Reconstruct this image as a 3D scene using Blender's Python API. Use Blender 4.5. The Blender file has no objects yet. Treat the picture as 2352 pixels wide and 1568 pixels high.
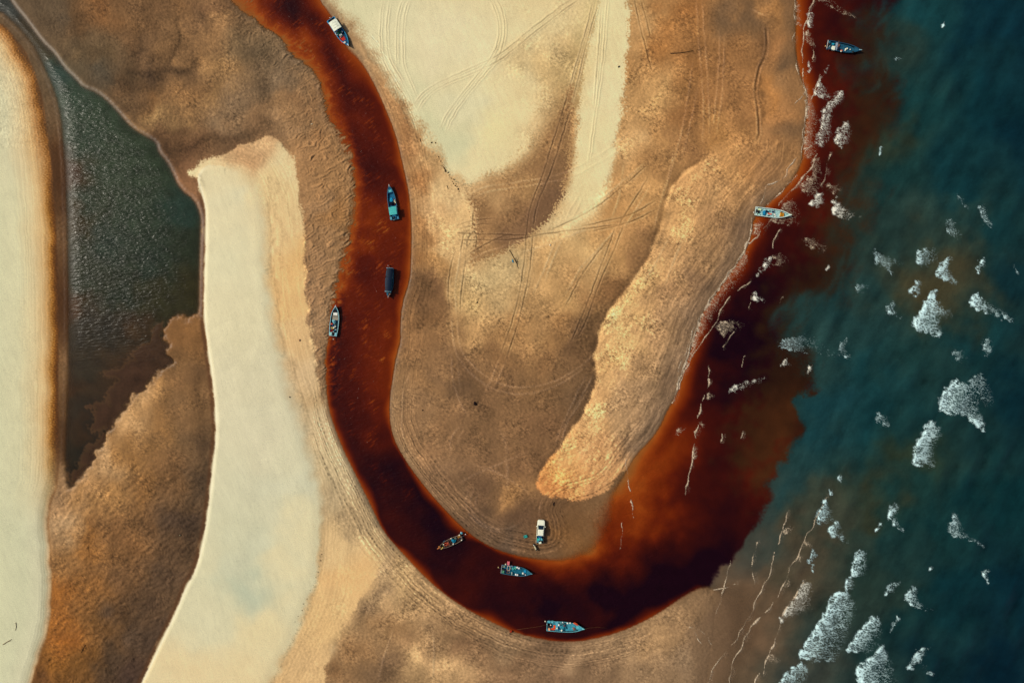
import bpy, bmesh, math, random
import numpy as np
from mathutils import Vector, Matrix
random.seed(7)
C = bpy.context.scene
S = 0.1                                   # one photo unit = 0.1 m
CX, CY = 1176.0, 784.0

# ------------------------------------------------------------------ camera
cam_d = bpy.data.cameras.new("camera"); cam = bpy.data.objects.new("camera", cam_d)
C.collection.objects.link(cam); C.camera = cam
cam.location = (0, 0, 156.8)              # drone looking straight down
cam_d.sensor_width = 36.0; cam_d.lens = 24.0
cam_d.clip_start = 1.0; cam_d.clip_end = 6000.0

# ------------------------------------------------------------------ light
SUN_EL, SUN_DIR2 = math.radians(43), (-0.96, 0.26)
w = bpy.data.worlds.new("World"); C.world = w; w.use_nodes = True
nt = w.node_tree; nt.nodes.clear()
sky = nt.nodes.new("ShaderNodeTexSky"); sky.sky_type = 'NISHITA'; sky.sun_disc = False
sky.sun_elevation = SUN_EL; sky.sun_rotation = math.atan2(SUN_DIR2[0], SUN_DIR2[1]) % (2*math.pi)
sky.air_density = 1.0; sky.dust_density = 3.0; sky.ozone_density = 1.0
bg = nt.nodes.new("ShaderNodeBackground"); bg.inputs[1].default_value = 0.075
wo = nt.nodes.new("ShaderNodeOutputWorld")
nt.links.new(sky.outputs[0], bg.inputs[0]); nt.links.new(bg.outputs[0], wo.inputs[0])
sd = bpy.data.lights.new("sun", 'SUN'); sd.energy = 3.05; sd.angle = math.radians(6); sd.color = (1.0, 0.93, 0.80)
so = bpy.data.objects.new("sun", sd); C.collection.objects.link(so)
n2 = math.hypot(*SUN_DIR2)
sdir = Vector((SUN_DIR2[0]/n2*math.cos(SUN_EL), SUN_DIR2[1]/n2*math.cos(SUN_EL), math.sin(SUN_EL)))
so.rotation_euler = sdir.to_track_quat('Z', 'Y').to_euler()
C.view_settings.view_transform = 'Standard'; C.view_settings.look = 'None'
C.view_settings.exposure = 0.0; C.view_settings.gamma = 1.0
LIGHT = np.array([0.97, 0.935, 0.90])      # what a white level card sends back under this light (measured)

# ------------------------------------------------------------------ helpers
def wx(px): return (px - CX) * S
def wy(py): return (CY - py) * S
def srgb(c):
    c = np.asarray(c, dtype=np.float64) / 255.0
    return np.where(c <= 0.04045, c / 12.92, ((c + 0.055) / 1.055) ** 2.4)
def alb(c):                               # picture colour under this daylight -> surface colour
    return np.clip(srgb(c) / LIGHT, 0.001, 0.86)
def T(x0, y0, pts):                       # enlarged tile coordinates -> photo units
    k = 0.33977
    return [(x0*0.6393 + p[0]*k, y0*0.6393 + p[1]*k) + tuple(p[2:]) for p in pts]
def sm(a, b, x):
    t = np.clip((x - a) / (b - a), 0, 1); return t*t*(3 - 2*t)
def tag(o, label=None, cat=None, group=None, kind=None):
    if label: o['label'] = label
    if cat: o['category'] = cat
    if group: o['group'] = group
    if kind: o['kind'] = kind
    return o
def empty(name, loc, rz=0.0):
    o = bpy.data.objects.new(name, None); C.collection.objects.link(o)
    o.location = loc; o.rotation_euler = (0, 0, rz); return o

# --- noise tiles
_t = {}
def tile(seed, kind):
    if (seed, kind) in _t: return _t[(seed, kind)]
    r = np.random.default_rng(seed); n = 512
    f = np.fft.fft2(r.standard_normal((n, n)))
    k = np.fft.fftfreq(n) * n
    kr = np.hypot(k[:, None], k[None, :]); kr[0, 0] = 1
    if kind == 'band': a = np.exp(-((kr - 32) / 12.0) ** 2)
    elif kind == 'grain': a = np.where((kr > 11) & (kr < 95), kr ** -0.9, 0)
    else:
        a = kr ** -2.3; a[kr < 5] = 0; a[kr > 180] = 0
    a[0, 0] = 0
    g = np.real(np.fft.ifft2(f * a)); g /= g.std()
    _t[(seed, kind)] = g.astype(np.float32); return _t[(seed, kind)]
def tn(seed, lam, X, Y, kind='band', ang=0.0, stretch=1.0):
    """noise with feature size lam (photo units), longer by 'stretch' along direction ang (deg)"""
    g = tile(seed, kind); n = 512
    c, s = math.cos(math.radians(ang)), math.sin(math.radians(ang))
    k = 16.0 / lam if kind in ('band', 'grain') else 512.0 / (6*lam)
    U = (c*X + s*Y) * (k/stretch) + seed*37.3; V = (-s*X + c*Y) * k + seed*91.7
    i = np.floor(U).astype(np.int32); j = np.floor(V).astype(np.int32)
    fu = (U - i).astype(np.float32); fv = (V - j).astype(np.float32)
    i &= 511; j &= 511; i1 = (i+1) & 511; j1 = (j+1) & 511
    return (g[j, i]*(1-fu)+g[j, i1]*fu)*(1-fv) + (g[j1, i]*(1-fu)+g[j1, i1]*fu)*fv

# --- coarse raster for distance fields and colour fields
RS = 4.0
RX = np.arange(-320, 2672+1, RS, dtype=np.float32); RY = np.arange(-320, 1888+1, RS, dtype=np.float32)
RXX, RYY = np.meshgrid(RX, RY)
def chaikin(p, closed=True, it=1):
    p = [tuple(q[:2]) for q in p]
    for _ in range(it):
        q = []; n = len(p)
        rng = range(n) if closed else range(n-1)
        if not closed: q.append(p[0])
        for i in rng:
            a, b = p[i], p[(i+1) % n]
            q.append((.75*a[0]+.25*b[0], .75*a[1]+.25*b[1])); q.append((.25*a[0]+.75*b[0], .25*a[1]+.75*b[1]))
        if not closed: q.append(p[-1])
        p = q
    return p
def sdf_at(poly, X, Y):
    d2 = np.full(X.shape, 1e12, np.float32); ins = np.zeros(X.shape, bool)
    n = len(poly)
    for i in range(n):
        ax, ay = poly[i]; bx, by = poly[(i+1) % n]
        ex, ey = bx-ax, by-ay; L = ex*ex + ey*ey + 1e-9
        t = np.clip(((X-ax)*ex + (Y-ay)*ey) / L, 0, 1)
        np.minimum(d2, (X-ax-t*ex)**2 + (Y-ay-t*ey)**2, out=d2)
        if ay != by:
            c = ((ay > Y) != (by > Y)) & (X < (bx-ax)*(Y-ay)/(by-ay) + ax); ins ^= c
    d = np.sqrt(d2); return np.where(ins, d, -d).astype(np.float32)
def SDF(poly, smooth=1): return sdf_at(chaikin(poly, True, smooth), RXX, RYY)
def idw(pts, p=3.0, soft=22.0):
    P = np.array(pts, dtype=np.float32); nv = P.shape[1]-2
    st = 2
    X = RXX[::st, ::st]; Y = RYY[::st, ::st]
    W = np.zeros(X.shape, np.float32); V = np.zeros(X.shape+(nv,), np.float32)
    for q in P:
        wgt = ((X-q[0])**2 + (Y-q[1])**2 + soft**2) ** (-p/2) * 1e6
        W += wgt; V += wgt[..., None]*q[2:]
    V /= W[..., None]; return V              # half-resolution raster
def bil(F, X, Y, step=RS):
    ny, nx = F.shape[:2]
    U = np.clip((X - RX[0]) / step, 0, nx-1.001); V = np.clip((Y - RY[0]) / step, 0, ny-1.001)
    i = U.astype(np.int32); j = V.astype(np.int32); fu = (U-i).astype(np.float32); fv = (V-j).astype(np.float32)
    if F.ndim == 3: fu = fu[..., None]; fv = fv[..., None]
    return (F[j, i]*(1-fu)+F[j, i+1]*fu)*(1-fv) + (F[j+1, i]*(1-fu)+F[j+1, i+1]*fu)*fv
def bil2(F, X, Y): return bil(F, X, Y, RS*2)
def axis(lo, hi, step, far):
    a = np.arange(lo, hi+step*.5, step); out = []; d = step; x = a[-1]
    while x < hi+far: d *= 1.22; x += d; out.append(x)
    lo_ = []; d = step; x = a[0]
    while x > lo-far: d *= 1.22; x -= d; lo_.append(x)
    return np.array(lo_[::-1] + list(a) + out, dtype=np.float64)

# --- materials
def mat(name, col, rough=0.7, noise=0.0, nscale=6.0, metal=0.0, spec=0.16, bump=0.0):
    m = bpy.data.materials.new(name); m.use_nodes = True
    t = m.node_tree; b = t.nodes["Principled BSDF"]
    b.inputs["Base Color"].default_value = (*col, 1); b.inputs["Roughness"].default_value = rough
    b.inputs["Metallic"].default_value = metal; b.inputs["Specular IOR Level"].default_value = spec
    if noise > 0 or bump > 0:
        tc = t.nodes.new("ShaderNodeTexCoord"); nz = t.nodes.new("ShaderNodeTexNoise")
        nz.inputs["Scale"].default_value = nscale; nz.inputs["Detail"].default_value = 5
        t.links.new(tc.outputs["Object"], nz.inputs["Vector"])
    if noise > 0:
        mr = t.nodes.new("ShaderNodeMapRange")
        mr.inputs[1].default_value = 0.3; mr.inputs[2].default_value = 0.7
        mr.inputs[3].default_value = 1-noise; mr.inputs[4].default_value = 1+noise*0.5
        mx = t.nodes.new("ShaderNodeVectorMath"); mx.operation = 'SCALE'; mx.inputs[0].default_value = col
        t.links.new(nz.outputs["Fac"], mr.inputs[0]); t.links.new(mr.outputs[0], mx.inputs["Scale"])
        t.links.new(mx.outputs[0], b.inputs["Base Color"])
    if bump > 0:
        bp = t.nodes.new("ShaderNodeBump"); bp.inputs["Strength"].default_value = bump; bp.inputs["Distance"].default_value = 0.05
        t.links.new(nz.outputs["Fac"], bp.inputs["Height"]); t.links.new(bp.outputs[0], b.inputs["Normal"])
    return m
_pm = {}
def paint(c, rough=0.6, noise=0.3, nscale=5.0, **k):
    key = (tuple(c), rough, noise, nscale, tuple(sorted(k.items())))
    if key not in _pm: _pm[key] = mat("paint_%d_%d_%d" % tuple(c), tuple(alb(c)), rough, noise, nscale, **k)
    return _pm[key]

def grid_mesh(name, X, Y, Z, keep, material, attrs, kind='structure', group=None):
    """X,Y,Z are 2-D arrays (world); keep = boolean per face"""
    ny, nx = X.shape
    idx = np.arange(ny*nx).reshape(ny, nx)
    f = np.stack([idx[:-1, :-1], idx[1:, :-1], idx[1:, 1:], idx[:-1, 1:]], -1)
    f = f[keep] if keep is not None else f.reshape(-1, 4)
    used, inv = np.unique(f, return_inverse=True); f = inv.reshape(-1, 4).astype(np.int32)
    co = np.stack([X, Y, Z], -1).reshape(-1, 3)[used].astype(np.float32)
    me = bpy.data.meshes.new(name)
    me.vertices.add(len(co)); me.vertices.foreach_set("co", co.ravel())
    me.loops.add(f.size); me.loops.foreach_set("vertex_index", f.ravel())
    me.polygons.add(len(f)); me.polygons.foreach_set("loop_start", np.arange(0, f.size, 4, dtype=np.int32))
    try: me.polygons.foreach_set("loop_total", np.full(len(f), 4, np.int32))
    except Exception: pass
    me.polygons.foreach_set("use_smooth", np.ones(len(f), bool))
    for k, v in attrs.items():
        if v.ndim == 3:
            a = me.attributes.new(k, 'FLOAT_COLOR', 'POINT')
            c = np.ones((len(co), 4), np.float32); c[:, :3] = v.reshape(-1, 3)[used]; a.data.foreach_set("color", c.ravel())
        else:
            a = me.attributes.new(k, 'FLOAT', 'POINT'); a.data.foreach_set("value", v.reshape(-1)[used].astype(np.float32))
    me.update(calc_edges=True); me.validate()
    me.materials.append(material)
    o = bpy.data.objects.new(name, me); C.collection.objects.link(o)
    if kind: o['kind'] = kind
    return o
# ------------------------------------------------------------------ traced outlines (photo units)
LEFT_BANK = [(500,-330),(515,-60),(523,0),(544,20),(557,34),(588,48),(598,65),(629,78),(652,102),(659,122),(686,143),(713,160),(727,180),
 (734,204),(739,231),(741,251),(751,282),(775,313),(785,340),(797,360),(804,395),(808,430),(806,470),(800,510),(790,555),(776,600),(766,640),
 (760,670),(757,700),(755,740),(749,780),(747,810),(745,850),(747,900),(753,945),(768,990),(786,1036),(803,1070),(820,1104),(854,1172),(878,1223),
 (922,1273),(980,1335),(1048,1389),(1116,1426),(1184,1457),(1252,1473),(1306,1478),(1354,1473),(1422,1456),(1490,1426),(1541,1396),(1580,1372),(1617,1356)]
SOUTH_SHORE = [(1641,1372),(1640,1427),(1634,1477),(1628,1511),(1621,1568),(1600,1700),(1590,1900)]
RIGHT_BANK = [(700,-330),(722,-60),(738,0),(762,25),(782,52),(803,100),(830,130),(858,180),(888,245),(912,306),(922,347),(936,408),(943,442),
 (947,480),(950,530),(948,603),(945,647),(927,701),(923,756),(925,783),(912,830),(905,875),(900,909),(898,953),(905,1000),(929,1048),(966,1100),
 (1000,1141),(1034,1178),(1065,1209),(1095,1233),(1129,1253),(1167,1267),(1205,1275),(1250,1276),(1286,1266),(1306,1236),(1300,1190),(1290,1165),
 (1320,1149),(1354,1141),(1388,1126),(1422,1100),(1442,1066),(1460,1039),(1490,1010),(1512,980),(1530,940),(1553,902),(1560,875),(1570,844),
 (1582,813),(1590,779),(1604,745),(1609,722),(1626,698),(1638,678),(1658,650),(1679,620),(1702,589),(1716,562),(1724,532),(1728,500),(1750,478),
 (1768,460),(1790,440),(1811,421),(1837,380),(1842,333),(1847,289),(1852,238),(1850,211),(1837,180),(1828,143),(1823,102),(1825,51),(1826,0),(1824,-60),(1820,-330)]
MAIN_WATER = LEFT_BANK + SOUTH_SHORE + [(2800,1900),(2800,-330)] + RIGHT_BANK[::-1]
LAGOON = [(-330,-40),(0,31),(20,51),(51,82),(78,119),(102,170),(122,217),(134,272),(139,330),(145,400),(148,520),(151,700),(149,900),(144,1036),(143,1104),
 (150,1126),(163,1129),(180,1114),(204,1080),(231,1048),(251,1004),(272,970),(289,939),(323,909),(350,881),(370,858),(391,851),(405,830),(392,800),(378,770),
 (384,745),(400,733),(415,728),(438,735),(455,725),(463,722),(464,654),(465,586),(468,518),(467,493),(452,455),(418,430),(401,393),(387,367),(369,347),(365,326),
 (340,309),(306,289),(279,258),(251,228),(224,207),(194,197),(180,180),(150,152),(129,119),(102,95),(65,44),(34,7),(20,-20),(-330,-300)]
PLUME = [(-400,1900),(1585,1900),(1615,1372),(1634,1345),(1645,1318),(1655,1297),(1679,1284),(1685,1267),(1706,1253),(1719,1233),(1741,1209),(1745,1189),(1760,1168),
 (1770,1151),(1769,1127),(1774,1104),(1787,1097),(1794,1076),(1796,1063),(1808,1056),(1808,1038),(1821,1021),(1835,1000),(1842,987),(1831,963),(1828,939),
 (1825,919),(1835,905),(1862,902),(1864,878),(1857,861),(1858,840),(1820,815),(1800,785),(1815,735),(1850,690),(1905,670),(1925,600),(1935,560),(1955,540),
 (1965,470),(1972,380),(2010,330),(2035,240),(2015,170),(1995,140),(2000,100),(2010,60),(2020,0),(2030,-330),(-400,-330)]
WEST = [(-400,20),(0,52),(22,70),(55,110),(84,170),(103,240),(114,330),(124,430),(131,520),(135,700),(135,900),(136,1040),(134,1100),(128,1130),
 (114,1172),(119,1257),(126,1341),(119,1443),(95,1511),(78,1568),(40,1700),(20,1900),(-400,1900)]
SPIT_LEFT = [(452,412),(464,445),(473,490),(472,560),(469,640),(467,720),(477,790),(488,860),(496,930),(499,1000),(492,1060),(486,1121),(476,1206),
 (455,1301),(428,1348),(408,1399),(374,1467),(340,1539),(326,1568),(260,1700),(180,1900)]
SPIT = [(430,398),(448,388),(470,370),(510,356),(560,338),(600,321),(640,316),(664,340),(682,400),(692,450),(699,520),(703,600),(706,660),(712,740),
 (720,800),(732,870),(748,940),(765,1000),(800,1080),(830,1140),(862,1200),(890,1260),(870,1310),(840,1360),(800,1420),(765,1480),(745,1568),(740,1900)] + SPIT_LEFT[::-1]
SPIT_CREAM = SPIT_LEFT + [(560,1900),(605,1620),(622,1568),(645,1525),(682,1450),(716,1380),(734,1300),(738,1230),(741,1170),(733,1120),(715,1050),(690,960),
 (660,870),(640,780),(621,680),(615,600),(616,520),(606,450),(580,400),(540,385),(500,380),(466,384),(453,398)]
CREAM_A = [(690,-330),(748,-10),(800,40),(850,110),(880,160),(915,220),(950,270),(985,320),(1020,370),(1048,412),(1075,425),(1120,408),(1170,388),(1208,360),
 (1238,310),(1258,260),(1268,200),(1296,120),(1335,50),(1372,-20),(1390,-330)]
CREAM_B = [(1376,-330),(1378,0),(1358,80),(1335,180),(1326,260),(1322,330),(1314,400),(1296,455),(1268,500),(1232,535),(1290,535),(1345,520),(1382,470),(1398,420),(1412,350),
 (1425,280),(1432,200),(1440,100),(1442,30),(1444,-330)]
TONGUE = [(1316,190),(1300,225),(1265,290),(1235,345),(1200,388),(1140,417),(1092,436),(1078,456),(1090,472),(1088,500),(1092,560),(1078,600),(1110,602),(1170,572),
 (1222,540),(1262,500),(1290,452),(1304,400),(1309,330),(1313,260)]
BAR = [(1660,340),(1600,375),(1560,405),(1532,440),(1514,520),(1496,575),(1452,645),(1404,700),(1378,755),(1362,815),(1372,858),(1345,940),(1292,1015),(1242,1075),
 (1228,1110),(1250,1138),(1310,1152),(1380,1140),(1440,1080),(1520,990),(1570,860),(1640,690),(1740,510),(1800,430),(1850,360),(1800,320),(1740,310)]

BASE_PTS = [(150,30,90,72,52,.1),(110,20,95,75,52,.1),(190,15,100,70,40,.15),(230,30,140,92,50,.22),(300,60,125,88,52,.22),(350,40,118,84,52,.2),(420,30,140,98,58,.25),
 (480,30,140,98,62,.25),(500,60,165,120,75,.25),(330,120,110,80,52,.2),(280,100,118,84,52,.2),(400,120,125,90,55,.2),(200,110,105,82,55,.15),(180,150,100,84,60,.1),
 (240,180,82,72,56,.08),(220,140,98,74,46,.15),(300,165,88,66,42,.12),(360,170,80,58,39,.1),(420,170,100,72,46,.15),(470,130,150,108,66,.25),(500,160,168,124,76,.28),
 (300,200,110,78,48,.2),(350,230,135,92,52,.25),(420,230,155,110,66,.28),(480,230,162,120,74,.28),(360,270,168,130,82,.28),(420,280,142,106,66,.25),(540,220,135,106,76,.25),
 (520,280,142,112,80,.25),(560,120,125,98,66,.2),(600,120,110,88,62,.2),(640,180,130,104,76,.2),(600,200,118,92,64,.2),(700,220,150,110,72,.15),(660,260,155,115,75,.15),
 (400,320,90,62,38,.15),(460,330,100,70,44,.2),(380,340,80,54,32,.12),(430,360,95,64,40,.2),(540,320,105,76,50,.2),(600,300,130,95,62,.2),(650,310,165,125,85,.15),
 (740,330,160,116,74,.12),(760,400,165,122,78,.12),(730,460,165,125,85,.1),(770,480,158,112,66,.1),(740,560,160,120,80,.1),(735,650,165,125,86,.1),(725,750,165,128,90,.1),
 (738,830,150,115,80,.1),(690,380,175,130,85,.1),(460,40,120,88,58,.2),(540,40,130,98,66,.2),(440,420,150,105,70,.1),(420,400,140,95,60,.1),
 (905,220,165,125,85,.15),(850,120,175,138,95,.1),(790,40,165,130,90,.1),(940,330,150,108,70,.2),(960,420,140,98,60,.2),(975,520,150,108,68,.22),(960,600,140,100,62,.2),(1000,600,165,125,80,.2),
 (985,680,110,80,54,.15),(960,720,130,95,62,.2),(950,780,140,104,70,.2),(990,790,140,104,70,.2),(1000,470,200,160,115,.2),(1030,540,215,180,130,.3),
 (1060,520,215,180,130,.2),(1030,430,212,182,135,.1),(1060,480,214,184,138,.08),(985,350,190,155,110,.15),
 (1130,640,195,170,125,.3),(1080,700,205,172,120,.4),(1140,690,190,160,115,.35),(1160,620,185,160,118,.1),(1250,620,195,155,105,.15),(1330,560,200,165,115,.12),
 (1290,700,190,150,100,.25),(1080,760,185,145,98,.35),(1180,760,165,125,82,.3),(1280,760,150,112,72,.3),(1400,560,195,150,98,.15),(1440,500,185,140,90,.15),
 (1470,580,150,112,75,.15),(1400,660,140,102,66,.2),(1060,830,115,86,60,.2),(1150,830,135,100,66,.25),(1260,830,135,100,66,.25),(1340,790,110,82,56,.2),
 (1050,880,100,76,54,.15),(1120,900,120,90,62,.25),(1230,900,120,90,60,.25),(1310,890,105,80,56,.2),(980,880,140,106,72,.25),(960,950,135,104,74,.2),
 (1040,960,130,98,68,.25),(1160,980,128,96,66,.25),(1260,980,122,90,62,.25),(1000,1030,145,110,78,.2),(1100,1060,125,94,66,.25),(1200,1060,122,90,62,.2),
 (1010,1100,125,96,70,.2),(1090,1130,105,78,56,.15),(1160,1130,112,84,58,.2),(1100,1190,98,75,56,.12),(1200,1190,92,68,50,.12),(1270,1190,104,77,53,.10),(1240,1225,98,72,52,.08),
 (1150,1240,97,75,56,.15),(1230,1250,120,88,58,.15),(1290,1220,130,92,55,.1),(1200,1128,180,134,86,.3),
 (1470,60,185,145,98,.12),(1480,150,175,132,85,.3),(1520,100,170,118,68,.3),(1560,40,150,102,58,.25),(1500,230,190,150,100,.35),(1460,330,205,165,115,.25),
 (1520,330,175,132,85,.3),(1580,150,150,105,62,.28),(1620,60,160,112,66,.25),(1680,60,120,92,64,.15),(1700,30,105,82,60,.1),(1660,150,140,100,62,.25),
 (1600,240,145,102,62,.25),(1680,240,150,108,68,.25),(1570,330,140,102,66,.2),(1640,330,165,120,72,.3),(1480,430,195,150,98,.2),(1520,400,150,112,72,.2),
 (1720,100,125,90,58,.15),(1700,180,150,108,68,.25),(1760,30,175,125,75,.15),(1780,100,170,120,75,.12),(1770,200,190,132,76,.15),(1790,250,180,128,80,.12),
 (1780,330,170,122,78,.2),(1720,330,165,120,75,.25),(1812,200,150,112,75,.08),(1828,300,115,88,62,.05),(1815,60,115,88,62,.05),(1800,0,120,90,62,.05),(1822,150,105,82,60,.05),
 (760,1290,222,185,130,.03),(800,1240,215,178,128,.05),(830,1320,222,178,120,.06),(760,1400,222,185,130,.03),(720,1480,215,180,130,.03),(680,1540,215,180,130,.05),
 (790,1430,205,165,112,.2),(860,1280,195,160,115,.25),(880,1340,165,132,95,.3),(920,1330,205,165,112,.25),(950,1390,185,145,98,.3),(850,1400,150,118,84,.3),
 (900,1440,150,112,72,.25),(820,1480,150,110,70,.25),(780,1540,135,98,62,.2),(870,1530,125,95,66,.15),(930,1480,160,120,80,.2),(950,1510,205,165,112,.25),
 (1020,1540,190,150,102,.25),(1000,1430,165,128,88,.3),(1060,1440,150,115,78,.25),(1080,1500,135,100,68,.25),(1150,1480,150,118,84,.2),(1180,1540,130,98,68,.2),
 (1260,1500,130,100,72,.15),(1320,1510,170,135,98,.15),(1400,1490,150,118,84,.25),(1450,1500,165,130,92,.25),(1500,1460,170,132,90,.25),(1380,1550,125,96,68,.2),
 (1480,1550,150,118,84,.25),(1560,1440,155,120,82,.25),(1600,1400,140,108,74,.15),(1600,1450,140,110,80,.2),(1632,1420,118,90,64,.05),(1628,1480,120,93,66,.08),(1620,1550,122,95,68,.08),(1570,1520,150,120,88,.2),(1300,1560,120,90,64,.2),
 (780,1080,195,170,128,.05),(810,1120,160,135,100,.1),(850,1190,150,125,92,.15),(760,1000,165,135,98,.1),(745,940,165,130,90,.1),(880,1250,160,130,92,.2),
 (170,1140,165,125,85,.15),(240,1060,180,138,92,.2),(300,950,190,145,95,.2),(360,900,165,120,72,.25),(300,1040,150,105,58,.25),(380,980,145,102,58,.25),(420,900,130,92,55,.2),
 (455,850,110,78,48,.15),(430,780,125,86,48,.15),(440,1000,125,92,58,.2),(470,1000,90,66,44,.1),(460,1100,85,64,44,.12),(400,1100,120,84,50,.25),(330,1120,140,96,52,.25),
 (230,1150,165,118,68,.25),(150,1200,190,150,105,.15),(150,1280,150,105,60,.25),(200,1250,150,98,48,.25),(280,1220,125,85,48,.25),(360,1200,115,80,48,.22),(430,1200,78,58,42,.12),
 (450,1230,92,68,46,.1),(150,1380,160,98,42,.25),(220,1350,140,92,46,.22),(300,1330,115,80,48,.22),(380,1320,95,70,48,.15),(150,1450,160,95,38,.22),(220,1430,125,84,42,.2),
 (290,1430,85,64,46,.12),(350,1440,78,58,42,.1),(130,1520,140,88,34,.2),(190,1520,120,78,34,.18),(260,1520,78,58,40,.12),(320,1540,70,50,38,.08),(100,1560,110,70,35,.2),
 (400,760,130,88,48,.1),(440,740,140,95,52,.1),(420,820,120,84,48,.12),(150,700,80,48,22,.05),(150,400,80,48,22,.05),(150,1000,80,50,24,.05),(120,1165,170,130,88,.15)]
BAR_PTS = [(1600,390,200,155,105,.3),(1680,390,190,145,95,.3),(1640,470,185,145,100,.3),(1560,500,210,165,112,.35),(1700,430,170,130,88,.25),(1750,400,140,105,72,.1),
 (1560,600,190,150,105,.35),(1640,580,150,118,84,.3),(1690,540,115,88,64,.15),(1500,650,215,172,118,.4),(1460,700,220,178,122,.4),(1550,680,160,125,90,.35),(1600,640,130,102,76,.2),
 (1430,760,222,180,125,.4),(1500,760,170,135,98,.35),(1560,740,140,112,84,.25),(1390,830,220,175,120,.35),(1470,830,165,132,96,.35),(1540,820,145,118,90,.2),(1400,900,205,165,115,.35),
 (1480,900,160,130,98,.25),(1530,880,125,100,76,.12),(1370,960,215,170,118,.4),(1430,960,170,138,102,.3),(1500,950,150,122,94,.15),(1310,1030,225,170,112,.35),(1370,1030,195,150,105,.3),
 (1450,1010,165,132,100,.15),(1270,1080,220,155,92,.35),(1330,1090,215,160,105,.25),(1400,1070,195,150,105,.12),(1250,1115,200,135,80,.3),(1300,1130,210,150,95,.2),(1360,1125,190,140,95,.15),
 (1800,360,150,112,74,.1),(1720,360,170,125,80,.25)]
SPIT_PTS = [(640,380,220,200,155,.04),(660,450,220,190,140,.05),(655,550,222,190,140,.04),(680,600,222,178,120,.05),(670,700,222,180,124,.04),(690,780,215,178,128,.05),(690,860,210,180,138,.05),
 (720,900,190,160,118,.08),(720,980,205,180,140,.05),(750,1050,200,178,138,.06),(780,1130,185,162,125,.08),(830,1200,165,140,105,.15),(790,1250,218,185,135,.04),(800,1320,222,180,125,.05),
 (760,1420,215,178,125,.08),(720,1500,205,170,122,.08),(560,350,190,150,108,.1),(450,394,225,205,160,.03),(620,330,205,165,120,.08),(640,420,222,195,145,.04)]
CREAM_PTS = [(540,450,213,205,161,.01),(520,600,212,205,161,.01),(560,700,215,206,161,.01),(560,900,213,205,163,.01),(600,1000,213,206,165,.01),(640,1130,207,204,165,.01),(600,1250,205,204,165,.01),
 (565,1330,183,189,155,.01),(580,1280,199,199,161,.01),(650,1300,219,207,158,.01),(500,1300,211,205,161,.01),(480,1420,211,205,161,.01),(600,1450,219,203,151,.01),(450,1530,222,201,148,.01),
 (560,1560,221,201,148,.01),(600,420,222,201,148,.02),(700,1200,217,206,158,.01),(580,395,219,197,143,.03)]
CREAMA_PTS = [(820,30,207,201,153,.01),(900,60,215,206,158,.01),(1000,100,221,209,161,.01),(1100,120,223,209,158,.01),(1200,60,221,205,151,.02),(1260,40,219,199,143,.03),(1060,260,215,207,159,.01),
 (1020,320,202,199,151,.01),(1130,300,223,207,148,.01),(1100,380,222,206,151,.02),(1190,250,225,206,149,.01),(950,200,207,201,153,.01),(1300,60,212,187,131,.12),(1285,120,203,173,117,.2),
 (1270,180,203,173,115,.2),(1240,280,213,185,129,.12)]
CREAMB_PTS = [(1400,50,219,205,151,.02),(1380,200,221,207,155,.02),(1370,350,221,205,151,.02),(1340,430,219,201,145,.04),(1300,490,212,189,135,.06),(1340,150,212,191,135,.08)]
TONGUE_PTS = [(1305,240,150,115,78,.3),(1270,350,155,118,80,.25),(1290,400,130,98,68,.12),(1200,420,170,132,90,.25),(1130,450,185,148,105,.15),(1270,470,112,84,62,.08),(1230,500,118,88,64,.08),
 (1180,480,140,105,72,.2),(1120,520,150,114,78,.2),(1120,580,165,128,88,.2),(1180,550,128,96,68,.12)]

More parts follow.
